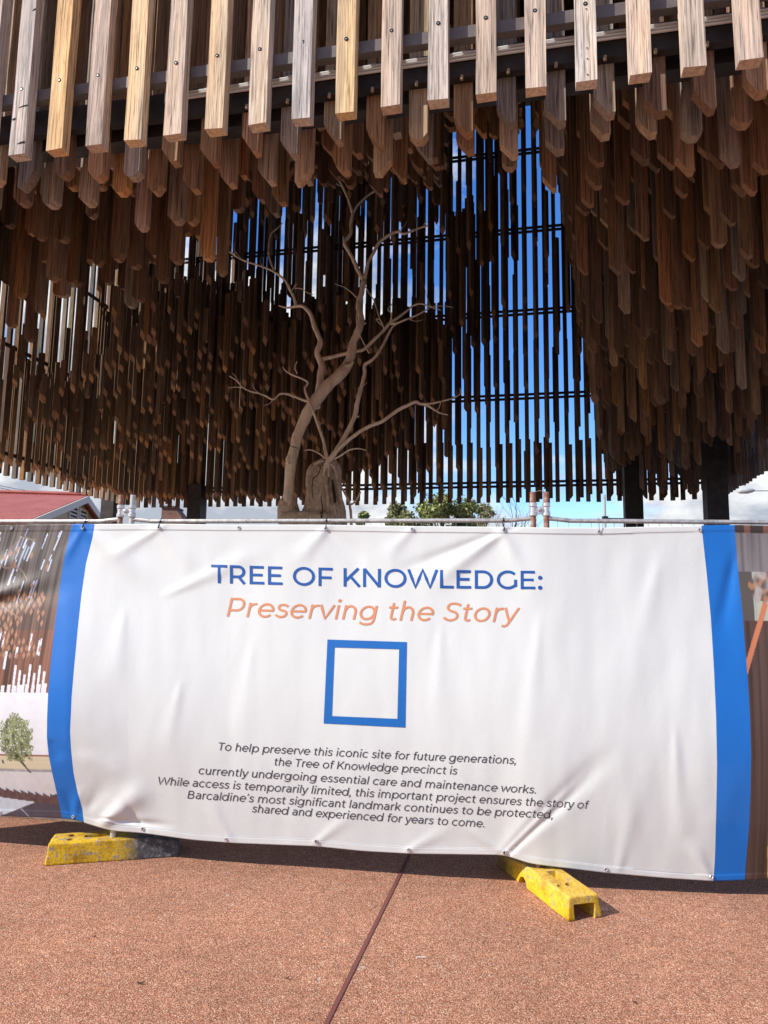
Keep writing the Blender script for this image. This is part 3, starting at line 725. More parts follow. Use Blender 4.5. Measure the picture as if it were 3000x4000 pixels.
# folds: (x0, y0, x1, y1, width px, height m)
FOLDS = [(415, 3205, 560, 3085, 46, .040), (425, 3200, 640, 3222, 13, -.020), (560, 3230, 480, 3120, 20, -.014), (350, 3150, 430, 3040, 40, -.012),
         (1975, 3335, 2330, 2990, 34, -.028), (1975, 3330, 2250, 3060, 16, .022), (1965, 3330, 1780, 3200, 26, .010), (1970, 3335, 2120, 3180, 55, .014),
         (1960, 2075, 1700, 2270, 34, .020), (1965, 2075, 1560, 2230, 24, -.014), (1960, 2075, 2090, 2330, 40, .012),
         (620, 2065, 420, 2180, 28, .014), (620, 2065, 760, 2230, 40, .014), (330, 2065, 560, 2260, 42, .022), (700, 2300, 1000, 2160, 34, .012),
         (322, 2065, 240, 2200, 20, .012), (1272, 2068, 1150, 2200, 34, .012), (1272, 2068, 1400, 2190, 34, -.010), (1610, 2068, 1500, 2180, 30, .008),
         (-80, 2380, 240, 2290, 40, -.025), (-150, 2240, 120, 2180, 40, .03), (-60, 2330, 180, 2270, 34, .03),
         (330, 2960, 480, 3040, 60, .010), (200, 2900, 235, 2960, 26, -.014), (285, 3190, 255, 3090, 16, -.012), (288, 3190, 310, 3090, 16, .012),
         (2860, 2210, 2810, 2480, 30, -.018), (2770, 3420, 2700, 3300, 30, .012), (2560, 2250, 2460, 2700, 60, .010), (2100, 2500, 2060, 3000, 45, .008), (1720, 2500, 1700, 2900, 40, .007),
         (1230, 3290, 1100, 3160, 26, .008), (1236, 3290, 1380, 3180, 26, .008), (900, 3280, 800, 3120, 30, .010), (1600, 3320, 1750, 3240, 28, .008),
         (700, 2700, 640, 2960, 36, .008), (980, 2560, 930, 2900, 40, .006), (480, 2420, 440, 2700, 45, .010), (2420, 3380, 2480, 3100, 40, .008), (2640, 2900, 2660, 3300, 34, .007)]
def fold(px, py):
    s = 0
    for x0, y0, x1, y1, w, h in FOLDS:
        dx, dy = x1 - x0, y1 - y0; L2 = dx * dx + dy * dy
        t = ((px - x0) * dx + (py - y0) * dy) / L2
        if t < -.3 or t > 1.3: continue
        d = ((px - x0) * dy - (py - y0) * dx) / sqrt(L2)
        ww = w * (.45 + .75 * max(0, min(1, t)))
        if abs(d) > 3 * ww: continue
        tt = 1.0
        if t < .12: tt = max(0, (t + .3) / .42)
        elif t > .55: tt = max(0, (1.3 - t) / .75)
        tt = tt * tt * (3 - 2 * tt)
        s += .62 * h * tt * exp(-(d / ww) ** 2)
    return s
def cloth_depth(px, py):
    d = ray(px, py); q = d.x
    a = 4.1334 / (1 + .1456 * q); c = 4.047 / (1 + .05 * q)
    k = max(0, min(1, (q - .16) / .14)); k = k * k * (3 - 2 * k)
    Y = a + (c - a) * k - .030
    t = max(0, min(1, (py - ytop(px)) / (ybot(px) - ytop(px))))
    bl = interp(px, [(-900, .10), (0, .13), (260, .15), (500, .11), (900, .075), (1500, .07), (2000, .075), (2500, .085), (2900, .09), (3900, .06)])
    Y -= bl * max(0.0, sin(pi * t ** 1.45)) ** 1.1
    Y -= fold(px, py)
    v = Vector((px * .004, py * .0022, 1.3))
    Y -= .007 * noise.noise(v) * min(1, t * 6, (1 - t) * 6) + .0024 * noise.noise(Vector((px * .014, py * .005, 4))) * min(1, t * 8 + .2) + .00025 * noise.noise(Vector((px * .05, py * .03, 9)))
    hem = min(py - ytop(px), ybot(px) - py)
    if hem < 24: Y -= .0022
    return Y
def cloth(px, py, off=0.0):
    return at(px, py, cloth_depth(px, py) - off)

def fabric(name, base=None, rough=.5, alpha=1.0):
    m = mat(name, base or (.8, .8, .8), rough, 0, .35)
    t = m.node_tree; g = N(t, 'ShaderNodeNewGeometry').outputs['Position']
    wv = N(t, 'ShaderNodeTexWave', wave_type='BANDS', bands_direction='Z', ins={'Scale': 75.0, 'Distortion': .6, 'Detail': 1.0, 'Detail Scale': 3.0})
    wx = N(t, 'ShaderNodeTexWave', wave_type='BANDS', bands_direction='X', ins={'Scale': 75.0, 'Distortion': .6, 'Detail': 1.0, 'Detail Scale': 3.0})
    lnk(m, g, wv.inputs['Vector']); lnk(m, g, wx.inputs['Vector'])
    ad = N(t, 'ShaderNodeMath', operation='ADD'); lnk(m, wv.outputs['Fac'], ad.inputs[0]); lnk(m, wx.outputs['Fac'], ad.inputs[1])
    cre = noisetex(m, 1.0, 4, .6, (14, 14, 1.6)); ns = noisetex(m, 420, 2, .5)
    col = attr(m) if base is None else base
    c = mixrgb(m, 'MULTIPLY', .5, col, ramp(m, ns, [(.3, .80), (.7, 1.08)]))
    c = mixrgb(m, 'MULTIPLY', .25, c, ramp(m, ad.outputs[0], [(.1, .78), (.9, 1.05)]))
    lnk(m, c, bsdf(m).inputs['Base Color'])
    hh = N(t, 'ShaderNodeMath', operation='MULTIPLY_ADD'); lnk(m, cre, hh.inputs[0]); hh.inputs[1].default_value = 6.0; lnk(m, ad.outputs[0], hh.inputs[2])
    bump(m, hh.outputs[0], .10, .004)
    bsdf(m).inputs['Alpha'].default_value = alpha
    return m
WHITE = fabric('white_banner_mesh', (.685, .715, .70), alpha=.93); BLUE = fabric('blue_banner_print', (.010, .160, .56), alpha=.90); PRINT = fabric('photo_banner_print', alpha=.91)
ART = random.Random(21)
# the printed photographs: marks are (x0, x1, t0, t1, lean, colour), x in px of the photograph left of the strip's edge
LMARK = []
for i in range(90):
    x = ART.uniform(-600, 262); t0 = ART.uniform(.0, .24) * ART.uniform(.3, 1); l = ART.uniform(.02, .10)
    LMARK.append((x, x + ART.choice((3, 4, 5, 7)), t0, t0 + l, -22, ART.choice([(.50, .60, .78), (.66, .74, .88), (.40, .48, .62)])))
for i in range(26):
    x = ART.uniform(-600, 255); t0 = ART.uniform(.36, .50); LMARK.append((x, x + ART.choice((4, 6, 9)), t0, t0 + ART.uniform(.03, .07), -8, (.70, .74, .82)))
for i in range(38):
    x = -610 + i * 23.5; LMARK.append((x, x + 13, .550 + ART.uniform(-.006, .006), .575, -4, (.72, .73, .76)))
for i in range(7): LMARK.append((140 + i * 19, 149 + i * 19, .475 + ART.uniform(0, .05), .575, -4, (.72, .74, .80)))
RHOMB = [(-600 + 24 * (i % 35) + 12 * ((i // 35) % 2) + ART.uniform(-5, 5), .235 + .021 * (i // 35) + ART.uniform(-.006, .006)) for i in range(35 * 11)]
RHOMB = [q for q in RHOMB if noise.noise(Vector((q[0] * .008, q[1] * 9, 4))) > -.12] + [(ART.uniform(-600, 240), ART.uniform(.08, .22)) for _ in range(14)]
_cell = {}
for rx, rt in RHOMB:
    for di in (-1, 0, 1):
        for dj in (-1, 0, 1): _cell.setdefault((int(rx // 24) + di, int(rt // .03) + dj), []).append((rx, rt))
def art_left(x, t):
    if t < .575:
        w = noise.noise(Vector((x * .13 + t * 9, t * 1.5, 2))); w2 = noise.noise(Vector((x * .03, t * 4, 6)))
        base = (.15, .125, .112) if t < .24 else (.17, .098, .072)
        k = max(.25, .80 + .9 * w + .4 * w2)
        if t > .36: base = (.24, .105, .066)
        c = tuple(max(.012, v * k) for v in base)
        for rx, rt in _cell.get((int(x // 24), int(t // .03)), ()):
            dx = abs(x - rx - (t - rt) * -60) / 6.5; dt = abs(t - rt) / .0135
            if dx + dt < 1: return (.40 + .1 * w, .21 + .06 * w, .12)
        for q0, q1, q2 in ((.12, .0011, .03), (.16, -.0006, .05), (.05, .0007, .04)):
            if abs((x + 60) * q1 + q0 - t + .02 * sin(x * q2)) < .003 and x < 150: return (.27, .19, .14)
        for x0, x1, t0, t1, ln, cc_ in LMARK:
            if t0 <= t <= t1:
                o = ln * (t - t0) / .1
                if x0 + o <= x <= x1 + o: return cc_
        return c
    # sky, cottage, small tree, forecourt
    tx = (x - 158) / 60; tt = (t - .735) / .080
    n = noise.noise(Vector((x * .045, t * 45, 5))); q = noise.noise(Vector((x * .22, t * 190, 8))); q2 = noise.noise(Vector((x * .07, t * 60, 1)))
    rr = tx * tx + tt * tt
    if rr < 1.25 + .75 * n and q > -.38 + .5 * max(0, rr - .6) and t < .81:
        v = .75 + .8 * q + .7 * q2 - .5 * max(0, tt) * .6
        return (max(.03, .27 * v), max(.04, .31 * v), max(.02, .14 * v))
    for dx_ in (0, 7):
        if .785 < t < .850 and abs(x - (140 + dx_ * 2 + (t - .785) * (900 - 40 * dx_))) < 3.5: return (.11, .085, .06)
    if .785 < t < .838:
        top = .7745 if x < 36 else .7865 + max(0, (55 - x)) * -.0003
        if t > top:
            if t < top + .007: return (.30, .12, .09) if x > 36 else (.20, .17, .15)
            if (-25 < x < 14 and .802 < t < .823) or (66 < x < 80 and .806 < t < .82) or (92 < x < 100 and .807 < t < .818): return (.12, .12, .125)
            pl = .93 + .07 * (((t * 1000) % 5) > 1.2)
            return tuple(v * pl for v in ((.66, .58, .40) if x > 38 else (.60, .54, .42)))
    if t < .838: return (.77 + .03 * n, .78 + .03 * n, .80 + .02 * n)
    if t < .846: return (.34, .33, .33) if n > -.2 else (.45, .43, .42)
    s1 = .885 + (x + 80) * .00010
    saw = .011 * (((x * 1.0) % 28) / 28)
    if s1 + saw < t < s1 + .036: v = 1 + .4 * q2; return (.13 * v, .075 * v, .075 * v)
    if t > .955 + (170 - x) * .00034:
        return (.30, .29, .32) if abs((x - 130) * .0011 + .975 - t) < .004 else (.085 + .02 * n, .072, .095)
    if t > s1: return (.58 + .08 * q2, .64 + .07 * q2, .70)
    return (.66 + .04 * n, .64 + .04 * n, .63)
def art_right(x, t):
    n = noise.noise(Vector((x * .02, t * 5, 3))); g = noise.noise(Vector((x * .07, t * 1.2, 7)))
    if t < .022: return (.05, .035, .03) if not (2905 < x < 2930 or 2980 < x < 3000) else (.20, .09, .06)
    if t < .13: v = .16 + .10 * n + .08 * g; return (v * 1.1, v, v * 1.02)
    if .125 < t < .235 and x > 2895:
        q = noise.noise(Vector((x * .028, t * 26, 1))); q3 = noise.noise(Vector((x * .06, t * 50, 11)))
        e = 1 - abs(t - .178) / .055 + .5 * noise.noise(Vector((x * .03, t * 20, 6))) - max(0, (2940 - x) / 40)
        if e > .15:
            k = max(0, min(1, .5 + 2.2 * q)); m_ = max(0, min(1, .5 + 2.5 * q3))
            a_ = [.10 + .28 * m_, .075 + .12 * m_, .06 + .04 * m_]
            return tuple(v * (1 - .6 * k * k) + .50 * .6 * k * k for v in a_)
    if .19 < t < .42 and abs(x - (2985 - (t - .19) * 480)) < 11: return (.56, .20, .10)
    if t < .27: return (.10, .085, .075) if x < 2925 else (.40 + .1 * g, .42 + .1 * g, .36)
    if t > .60 and x > 2975 - 12 * sin(t * 9):
        if t > .745 and not (.83 < t < .86): return (.55, .35, .08) if g > -.25 else (.40, .24, .06)
        if .83 <= t <= .86: return (.03, .025, .02)
        return (.36, .115, .045)
    v = .75 + .5 * g; return (.105 * v, .062 * v, .048 * v)
NT = 340
TS = [i / NT for i in range(NT + 1)]
segs = [('x', -620, 'L1', 170, 2), ('L1', None, 'L2', 10, 1), ('L2', None, 'R1', 340, 0), ('R1', None, 'R2', 10, 1), ('R2', None, 'x', 80, 2)]
b = MB(); colx = []; mats_c = []
for a, v, c, n, mi in segs:
    for i in range(n + (1 if c == 'x' else 0)):
        colx.append((a, c, i / n, mi))
rows = []; colr = []
vs = []; cols = []
for (a, c, f, mi) in colx:
    for t in TS:
        xa = -620 if a == 'x' else edge(a, t); xb = 3620 if c == 'x' else edge(c, t)
        if a == 'x': x = -620 + 600 * f / .22 if f < .22 else -20 + (xb + 20) * (f - .22) / .78
        elif c == 'x': x = xa + (3030 - xa) * f / .75 if f < .75 else 3030 + 590 * (f - .75) / .25
        else: x = xa + (xb - xa) * f
        y = ytop(x) + (ybot(x) - ytop(x)) * t
        vs.append(cloth(x, y))
        if a == 'x': cols.append(art_left(x + (280 - edge('L1', t)) * 1.0, t))
        elif c == 'x': cols.append(art_right(x - (edge('R2', t) - 2869) * .7, t))
        else: cols.append((1, 1, 1))
# colours of the first photo column belong to the print on either side
NC = len(colx); fs = []; mi_ = []
for i in range(NC - 1):
    for j in range(NT):
        fs.append((i * (NT + 1) + j, i * (NT + 1) + j + 1, (i + 1) * (NT + 1) + j + 1, (i + 1) * (NT + 1) + j)); mi_.append(colx[i][3])
i1 = [i for i, q in enumerate(colx) if q[0] == 'L1'][0]
for j, t in enumerate(TS): cols[i1 * (NT + 1) + j] = art_left(279, t)
b.v = [tuple(p) for p in vs]; b.f = fs; b.m = mi_; b.c = cols
BORG = Vector((0, 4.1, .2))
banner = b.build('banner', [WHITE, BLUE, PRINT], origin=BORG, smooth=True)
sm = banner.modifiers.new('thickness', 'SOLIDIFY'); sm.thickness = .0012; sm.offset = -1.0
tag(banner, 'long white printed mesh banner with blue strips tied along the temporary fence', 'banner')
def child(mb, name, m, label=None, **kw):
    o = mb.build(name, m, origin=BORG, **kw); o.parent = banner; o.location = (0, 0, 0)
    if label: o['label'] = label
    return o

# lettering: text outlines laid on the cloth
def ink(name, c): return fabric(name, c, .55)
INK_B = ink('blue_ink', (.010, .090, .34)); INK_O = ink('orange_ink', (.62, .25, .12)); INK_K = ink('charcoal_ink', (.045, .045, .055))
def arc(cx, cy, rx, ry, a0, a1, n=None):
    n = n or max(4, int(abs(a1 - a0) / 12))
    return [(cx + rx * cos(radians(a0 + (a1 - a0) * i / n)), cy + ry * sin(radians(a0 + (a1 - a0) * i / n))) for i in range(n + 1)]
def spl(P, k=5):
    return [(p.x, p.y) for p in smooth_path([(x, y, 0) for x, y in P], [0] * len(P), k)[0]]
def glyph(ch, w):
    """centre lines of a wide geometric sans: (strokes, advance) in thousandths of the body"""
    h = w / 2; C = 700 - h; B = h; X = 530 - h; m = (C + B) / 2
    st = [(118, 0), (118, 740)]; sx = [(118, 0), (118, 530)]
    bowl = lambda cx: arc(cx, 265, 262 - h, 270 - h, 0, 360, 34)
    arch = lambda x0, x1: spl([(x0, 280), (x0 + 25, 400), (x0 + 110, X - 4), ((x0 + x1) / 2 + 30, X + 2), (x1 - 55, 430), (x1, 310), (x1, 150), (x1, 0)], 4)
    D = {
     'T': ([[(15, C), (575, C)], [(295, 0), (295, C)]], 590),
     'R': ([[(130, 0), (130, 700)], [(130, C), (370, C)] + arc(370, (C + 265) / 2, 195, (C - 265) / 2, 90, -90)[1:] + [(130, 265)], [(395, 250), (590, 0)]], 690),
     'P': ([[(130, 0), (130, 700)], [(130, C), (370, C)] + arc(370, (C + 240) / 2, 200, (C - 240) / 2, 90, -90)[1:] + [(130, 240)]], 655),
     'E': ([[(130, 0), (130, 700)], [(130, C), (575, C)], [(130, 355), (530, 355)], [(130, B), (590, B)]], 640),
     'F': ([[(130, 0), (130, 700)], [(130, C), (575, C)], [(130, 320), (530, 320)]], 610),
     'O': ([arc(430, 350, 385 - h, 360 - h, 0, 360, 44)], 860),
     'K': ([[(130, 0), (130, 700)], [(150, 220), (600, 700)], [(310, 400), (640, 0)]], 680),
     'N': ([[(130, 0), (130, 700)], [(130, 690), (650, 10)], [(650, 0), (650, 700)]], 780),
     'W': ([[(30, 700), (270, 20), (525, 690), (780, 20), (1020, 700)]], 1050),
     'L': ([[(130, 0), (130, 700)], [(130, B), (560, B)]], 575),
     'D': ([[(130, 0), (130, 700)], [(130, C), (370, C)] + arc(370, m, 345 - h, C - m, 90, -90)[1:] + [(130, B)]], 800),
     'G': ([arc(430, 350, 385 - h, 360 - h, 44, 316), [(700, 360), (700, 85)]], 800),
     'S': ([spl([(540, 590), (430, 645), (305, C), (180, 630), (128, 525), (185, 425), (310, 365), (440, 310), (495, 195), (440, 85), (300, B), (170, 70), (65, 140)])], 605),
     'B': ([[(130, 0), (130, 700)], [(130, C), (360, C)] + arc(360, (C + 365) / 2, 165, (C - 365) / 2, 90, -90)[1:] + [(130, 365)], [(360, 365), (390, 365)] + arc(390, (365 + B) / 2, 190, (365 - B) / 2, 90, -90)[1:] + [(130, B)]], 710),
     'a': ([spl([(95, 440), (170, 482), (260, X), (360, 470), (425, 395), (435, 310), (435, 150), (435, 0)]), spl([(435, 292), (340, 300), (230, 298), (120, 255), (92, 160), (130, 70), (225, B), (340, 65), (415, 130), (435, 205)])], 540),
     'b': ([st, bowl(365)], 655), 'd': ([bowl(290), [(537, 0), (537, 740)]], 655),
     'p': ([[(118, -195), (118, 530)], bowl(365)], 655),
     'c': ([arc(310, 265, 268 - h, 270 - h, 42, 318)], 560),
     'e': ([arc(310, 265, 268 - h, 270 - h, 0, 318), [(60, 262), (560, 262)]], 600),
     'f': ([spl([(345, 690), (270, 700 - h * .4), (195, 680), (165, 590), (165, 450), (165, 0)]), [(35, 480), (320, 480)]], 335),
     'g': ([bowl(290), spl([(537, 530), (537, 200), (535, 20), (500, -95), (400, -152), (290, -158), (180, -140), (95, -90)])], 655),
     'h': ([st, arch(118, 470)], 585), 'n': ([sx, arch(118, 470)], 585), 'm': ([sx, arch(118, 470), arch(470, 822)], 940),
     'i': ([sx, arc(118, 690, 22, 22, 0, 360, 10)], 238), 'l': ([st], 238),
     'j': ([spl([(118, 530), (118, 200), (116, -40), (90, -130), (25, -160), (-35, -140)]), arc(118, 690, 22, 22, 0, 360, 10)], 240),
     'k': ([st, [(140, 180), (480, 530)], [(255, 300), (510, 0)]], 545),
     'o': ([arc(315, 265, 268 - h, 270 - h, 0, 360, 34)], 630),
     'r': ([sx, spl([(118, 260), (135, 390), (200, 465), (270, 488), (345, 490)])], 370),
     's': ([spl([(410, 425), (330, 475), (240, X), (140, 468), (105, 390), (150, 315), (245, 280), (350, 243), (392, 155), (345, 70), (235, B), (130, 62), (50, 110)])], 470),
     't': ([spl([(165, 645), (165, 450), (165, 180), (185, 75), (255, B), (345, 68)]), [(35, 480), (330, 480)]], 385),
     'u': ([spl([(112, 530), (112, 350), (115, 210), (150, 95), (245, B), (345, 55), (430, 125), (462, 240)]), [(465, 0), (465, 530)]], 580),
     'v': ([[(28, 530), (250, 15), (472, 530)]], 500), 'w': ([[(25, 530), (205, 15), (395, 520), (585, 15), (765, 530)]], 790),
     'x': ([[(30, 530), (450, 0)], [(450, 530), (30, 0)]], 480),
     'y': ([[(28, 530), (255, 5)], spl([(475, 530), (350, 230), (225, -65), (165, -140), (100, -155), (40, -130)])], 500),
     ':': ([arc(120, 62, 24, 24, 0, 360, 10), arc(120, 440, 24, 24, 0, 360, 10)], 245),
     '.': ([arc(105, 55, 18, 18, 0, 360, 10)], 215), ',': ([arc(105, 55, 16, 16, 0, 360, 10), [(115, 40), (75, -125)]], 215),
     '\u2019': ([[(120, 735), (80, 560)]], 210), ' ': ([], 265)}
    return D[ch]
def letter(mb, txt, x0, y0, x1, y1, cap, shear=0.0, weight=100, sag=0.0):
    S_ = []; pen = 0
    for ch in txt:
        g, adv = glyph(ch, weight)
        for P in g: S_.append([(x + pen, y) for x, y in P])
        pen += adv
    sk = lambda x, y: x + y * shear
    allx = [sk(x, y) for P in S_ for x, y in P]; mn, mxx = min(allx) - weight * .4, max(allx) + weight * .4
    def place(x, y, off):
        f = (sk(x, y) - mn) / (mxx - mn)
        px_ = x0 + (x1 - x0) * f; py_ = y0 + (y1 - y0) * f + sag * 4 * f * (1 - f) - y / 700 * cap
        return cloth(px_, py_, off)
    hw = weight / 2
    for si, P in enumerate(S_):
        off = .0019 + .00006 * (si % 6)
        Q = [P[0]]
        for a, c in zip(P[:-1], P[1:]):      # cut long straights so they follow the cloth
            n = max(1, int(hypot(c[0] - a[0], c[1] - a[1]) / 260))
            Q += [(a[0] + (c[0] - a[0]) * i / n, a[1] + (c[1] - a[1]) * i / n) for i in range(1, n + 1)]
        closed = hypot(Q[0][0] - Q[-1][0], Q[0][1] - Q[-1][1]) < 1
        n = len(Q); L = []; Rr = []
        for i, (x, y) in enumerate(Q):
            if closed: a = Q[i - 1] if i > 0 else Q[-2]; c = Q[i + 1] if i < n - 1 else Q[1]
            else: a = Q[i - 1] if i > 0 else Q[0]; c = Q[i + 1] if i < n - 1 else Q[-1]
            d1 = Vector((x - a[0], y - a[1])); d2 = Vector((c[0] - x, c[1] - y))
            if d1.length < 1e-6: d1 = d2
            if d2.length < 1e-6: d2 = d1
            d1.normalize(); d2.normalize(); n1 = Vector((-d1.y, d1.x)); n2 = Vector((-d2.y, d2.x)); mm = n1 + n2
            mm = n1 if mm.length < .2 else mm.normalized(); k = hw / max(.80, mm.dot(n1))
            L.append((x + mm.x * k, y + mm.y * k)); Rr.append((x - mm.x * k, y - mm.y * k))
        cl = (min(abs(y) for x, y in P) >= 0)
        vs = []
        for (ax_, ay), (bx_, by) in zip(L, Rr):
            vs.append(place(ax_, ay, off)); vs.append(place(bx_, by, off))
        fs = []
        for i in range(n - 1):
            f = (2 * i, 2 * i + 1, 2 * i + 3, 2 * i + 2)
            if (vs[f[1]] - vs[f[0]]).cross(vs[f[3]] - vs[f[0]]).y > 0: f = tuple(reversed(f))
            fs.append(f)
        mb.add(vs, fs, 0)
b = MB(); letter(b, 'TREE OF KNOWLEDGE:', 820, 2277, 2117, 2302, 72, weight=102, sag=4); child(b, 'headline_lettering', INK_B, 'blue capitals reading TREE OF KNOWLEDGE:')
b = MB(); letter(b, 'Preserving the Story', 886, 2408, 2031, 2430, 74, shear=.20, weight=78, sag=3); child(b, 'subtitle_lettering', INK_O, 'orange slanted letters reading Preserving the Story')
for txt, x0, y0, x1, y1 in (('To help preserve this iconic site for future generations,', 853, 2931, 2014, 2985),
                            ('the Tree of Knowledge precinct is', 1071, 2990, 1787, 3026),
                            ('currently undergoing essential care and maintenance works.', 776, 3024, 2092, 3100),
                            ('While access is temporarily limited, this important project ensures the story of', 619, 3065, 2303, 3160),
                            ('Barcaldine\u2019s most significant landmark continues to be protected,', 732, 3119, 2158, 3198),
                            ('shared and experienced for years to come.', 983, 3173, 1891, 3232)):
    b = MB(); letter(b, txt, x0, y0, x1, y1, 31, shear=.20, weight=76, sag=2); child(b, 'text_lettering', INK_K, 'small charcoal slanted text: ' + txt.split(',')[0])
# blue square frame (its code panel is left blank)
def quad_strip(mb, A, B, C, D, nu, nv, off):
    vs = []
    for i in range(nu + 1):
        for j in range(nv + 1):
            u, v = i / nu, j / nv
            x = (A[0] * (1 - u) + B[0] * u) * (1 - v) + (D[0] * (1 - u) + C[0] * u) * v
            y = (A[1] * (1 - u) + B[1] * u) * (1 - v) + (D[1] * (1 - u) + C[1] * u) * v
            vs.append(cloth(x, y, off))
    mb.add(vs, [(i * (nv + 1) + j, i * (nv + 1) + j + 1, (i + 1) * (nv + 1) + j + 1, (i + 1) * (nv + 1) + j) for i in range(nu) for j in range(nv)])
o4 = [(1279, 2498), (1589, 2508), (1583, 2842), (1264, 2826)]; i4 = [(1307, 2529), (1559, 2536), (1552, 2808), (1296, 2797)]
b = MB()
for k in range(4):
    quad_strip(b, o4[k], o4[(k + 1) % 4], i4[(k + 1) % 4], i4[k], 12, 2, .0020)
child(b, 'square_frame', fabric('frame_ink', (.008, .13, .44)), 'blue printed square border')
# hems
for nm, f0, f1 in (('top_hem', lambda x: ytop(x) + 23, lambda x: ytop(x) + 25), ('bottom_hem', lambda x: ybot(x) - 26, lambda x: ybot(x) - 24)):
    b = MB(); vs = []; X = [390 + i * 18 for i in range(int((2740 - 390) / 18))]
    for x in X: vs += [cloth(x, f0(x), .0016), cloth(x, f1(x), .0016)]
    b.add(vs, [(2 * i, 2 * i + 1, 2 * i + 3, 2 * i + 2) for i in range(len(X) - 1)])
    child(b, nm, mat('hem_stitch', (.52, .52, .55), .8))
# eyelets
EY = [(45, 2063), (322, 2062), (620, 2061), (933, 2061), (1272, 2065), (1610, 2067), (1969, 2071), (2340, 2077), (2733, 2069), (0, 3176), (285, 3190), (557, 3238), (883, 3279), (1234, 3286), (1596, 3320), (1970, 3330), (2367, 3396), (2779, 3425)]
for x, y in EY:
    b = MB(); c0 = cloth(x, y, .003)
    du = (cloth(x + 8, y, .003) - cloth(x - 8, y, .003)).normalized(); dv = Vector((0, 0, 1)); nn = du.cross(dv).normalized()
    if nn.y > 0: nn = -nn
    ring = [(.0045, .001), (.006, .003), (.009, .003), (.0105, .0005)]
    vs = []; m_ = 16
    for r_, h_ in ring:
        vs += [c0 + (du * cos(2 * pi * k / m_) + dv * sin(2 * pi * k / m_)) * r_ + nn * h_ for k in range(m_)]
    fs = [(i * m_ + k, i * m_ + (k + 1) % m_, (i + 1) * m_ + (k + 1) % m_, (i + 1) * m_ + k) for i in range(3) for k in range(m_)]
    b.add(vs, fs, 0); b.add([c0 + (du * cos(2 * pi * k / m_) + dv * sin(2 * pi * k / m_)) * .005 + nn * .0008 for k in range(m_)], [tuple(range(m_))], 1)
    child(b, 'eyelet', [CLAMP, mat('eyelet_hole', (.10, .09, .09), .8)])
# black cable ties round the rails
def tie(x, y, z, label, wire=False):
    c0 = cloth(x, y, .004); q = ray(x, y).x; Yf = 4.1334 / (1 + .1456 * q)
    rail = Vector((c0.x, Yf, z)); b = MB()
    m = RUST if wire else BLACKP; r_ = .0013 if wire else .0027
    up = 1 if z > 1 else -1
    p = [c0, c0 + Vector((0, -.004, .006 * up)), Vector((c0.x + .002, rail.y - .018, z)), Vector((c0.x + .002, rail.y - .004, z + .0165 * up)), Vector((c0.x, rail.y + .017, z)), c0 + Vector((0, .004, 0))]
    b.tube(p, r_, 6)
    if not wire:
        b.box(-.006, .006, -.005, .004, -.004, .005, M=Matrix.Translation(Vector((c0.x + .002, rail.y - .019, z - .004 * up))))
        b.tube([Vector((c0.x + .003, rail.y - .02, z)), Vector((c0.x + .012, rail.y - .026, z + .022 * up))], .0016, 5)
    tag(b.build('wire_tie' if wire else 'cable_tie', m, origin=c0), label, 'wire tie' if wire else 'cable tie', 'ties holding the banner to the rails')
tie(322, 2062, 1.972, 'black cable tie on the top rail above the left blue strip')
tie(618, 2061, 1.972, 'black cable tie on the top rail between left clamp and headline')
tie(1272, 2065, 1.972, 'black cable tie on the top rail under the dead tree')
tie(1969, 2071, 1.972, 'black cable tie on the top rail left of the rusty posts')
tie(1234, 3286, .19, 'black cable tie on the bottom edge under the text')
tie(1970, 3330, .19, 'black cable tie on the bottom edge above the right yellow footing')
tie(2340, 2077, 1.972, 'thin wire tie on the top rail right of the rusty posts', True)
tie(557, 3238, .19, 'thin wire tie above the left yellow and grey footing', True)

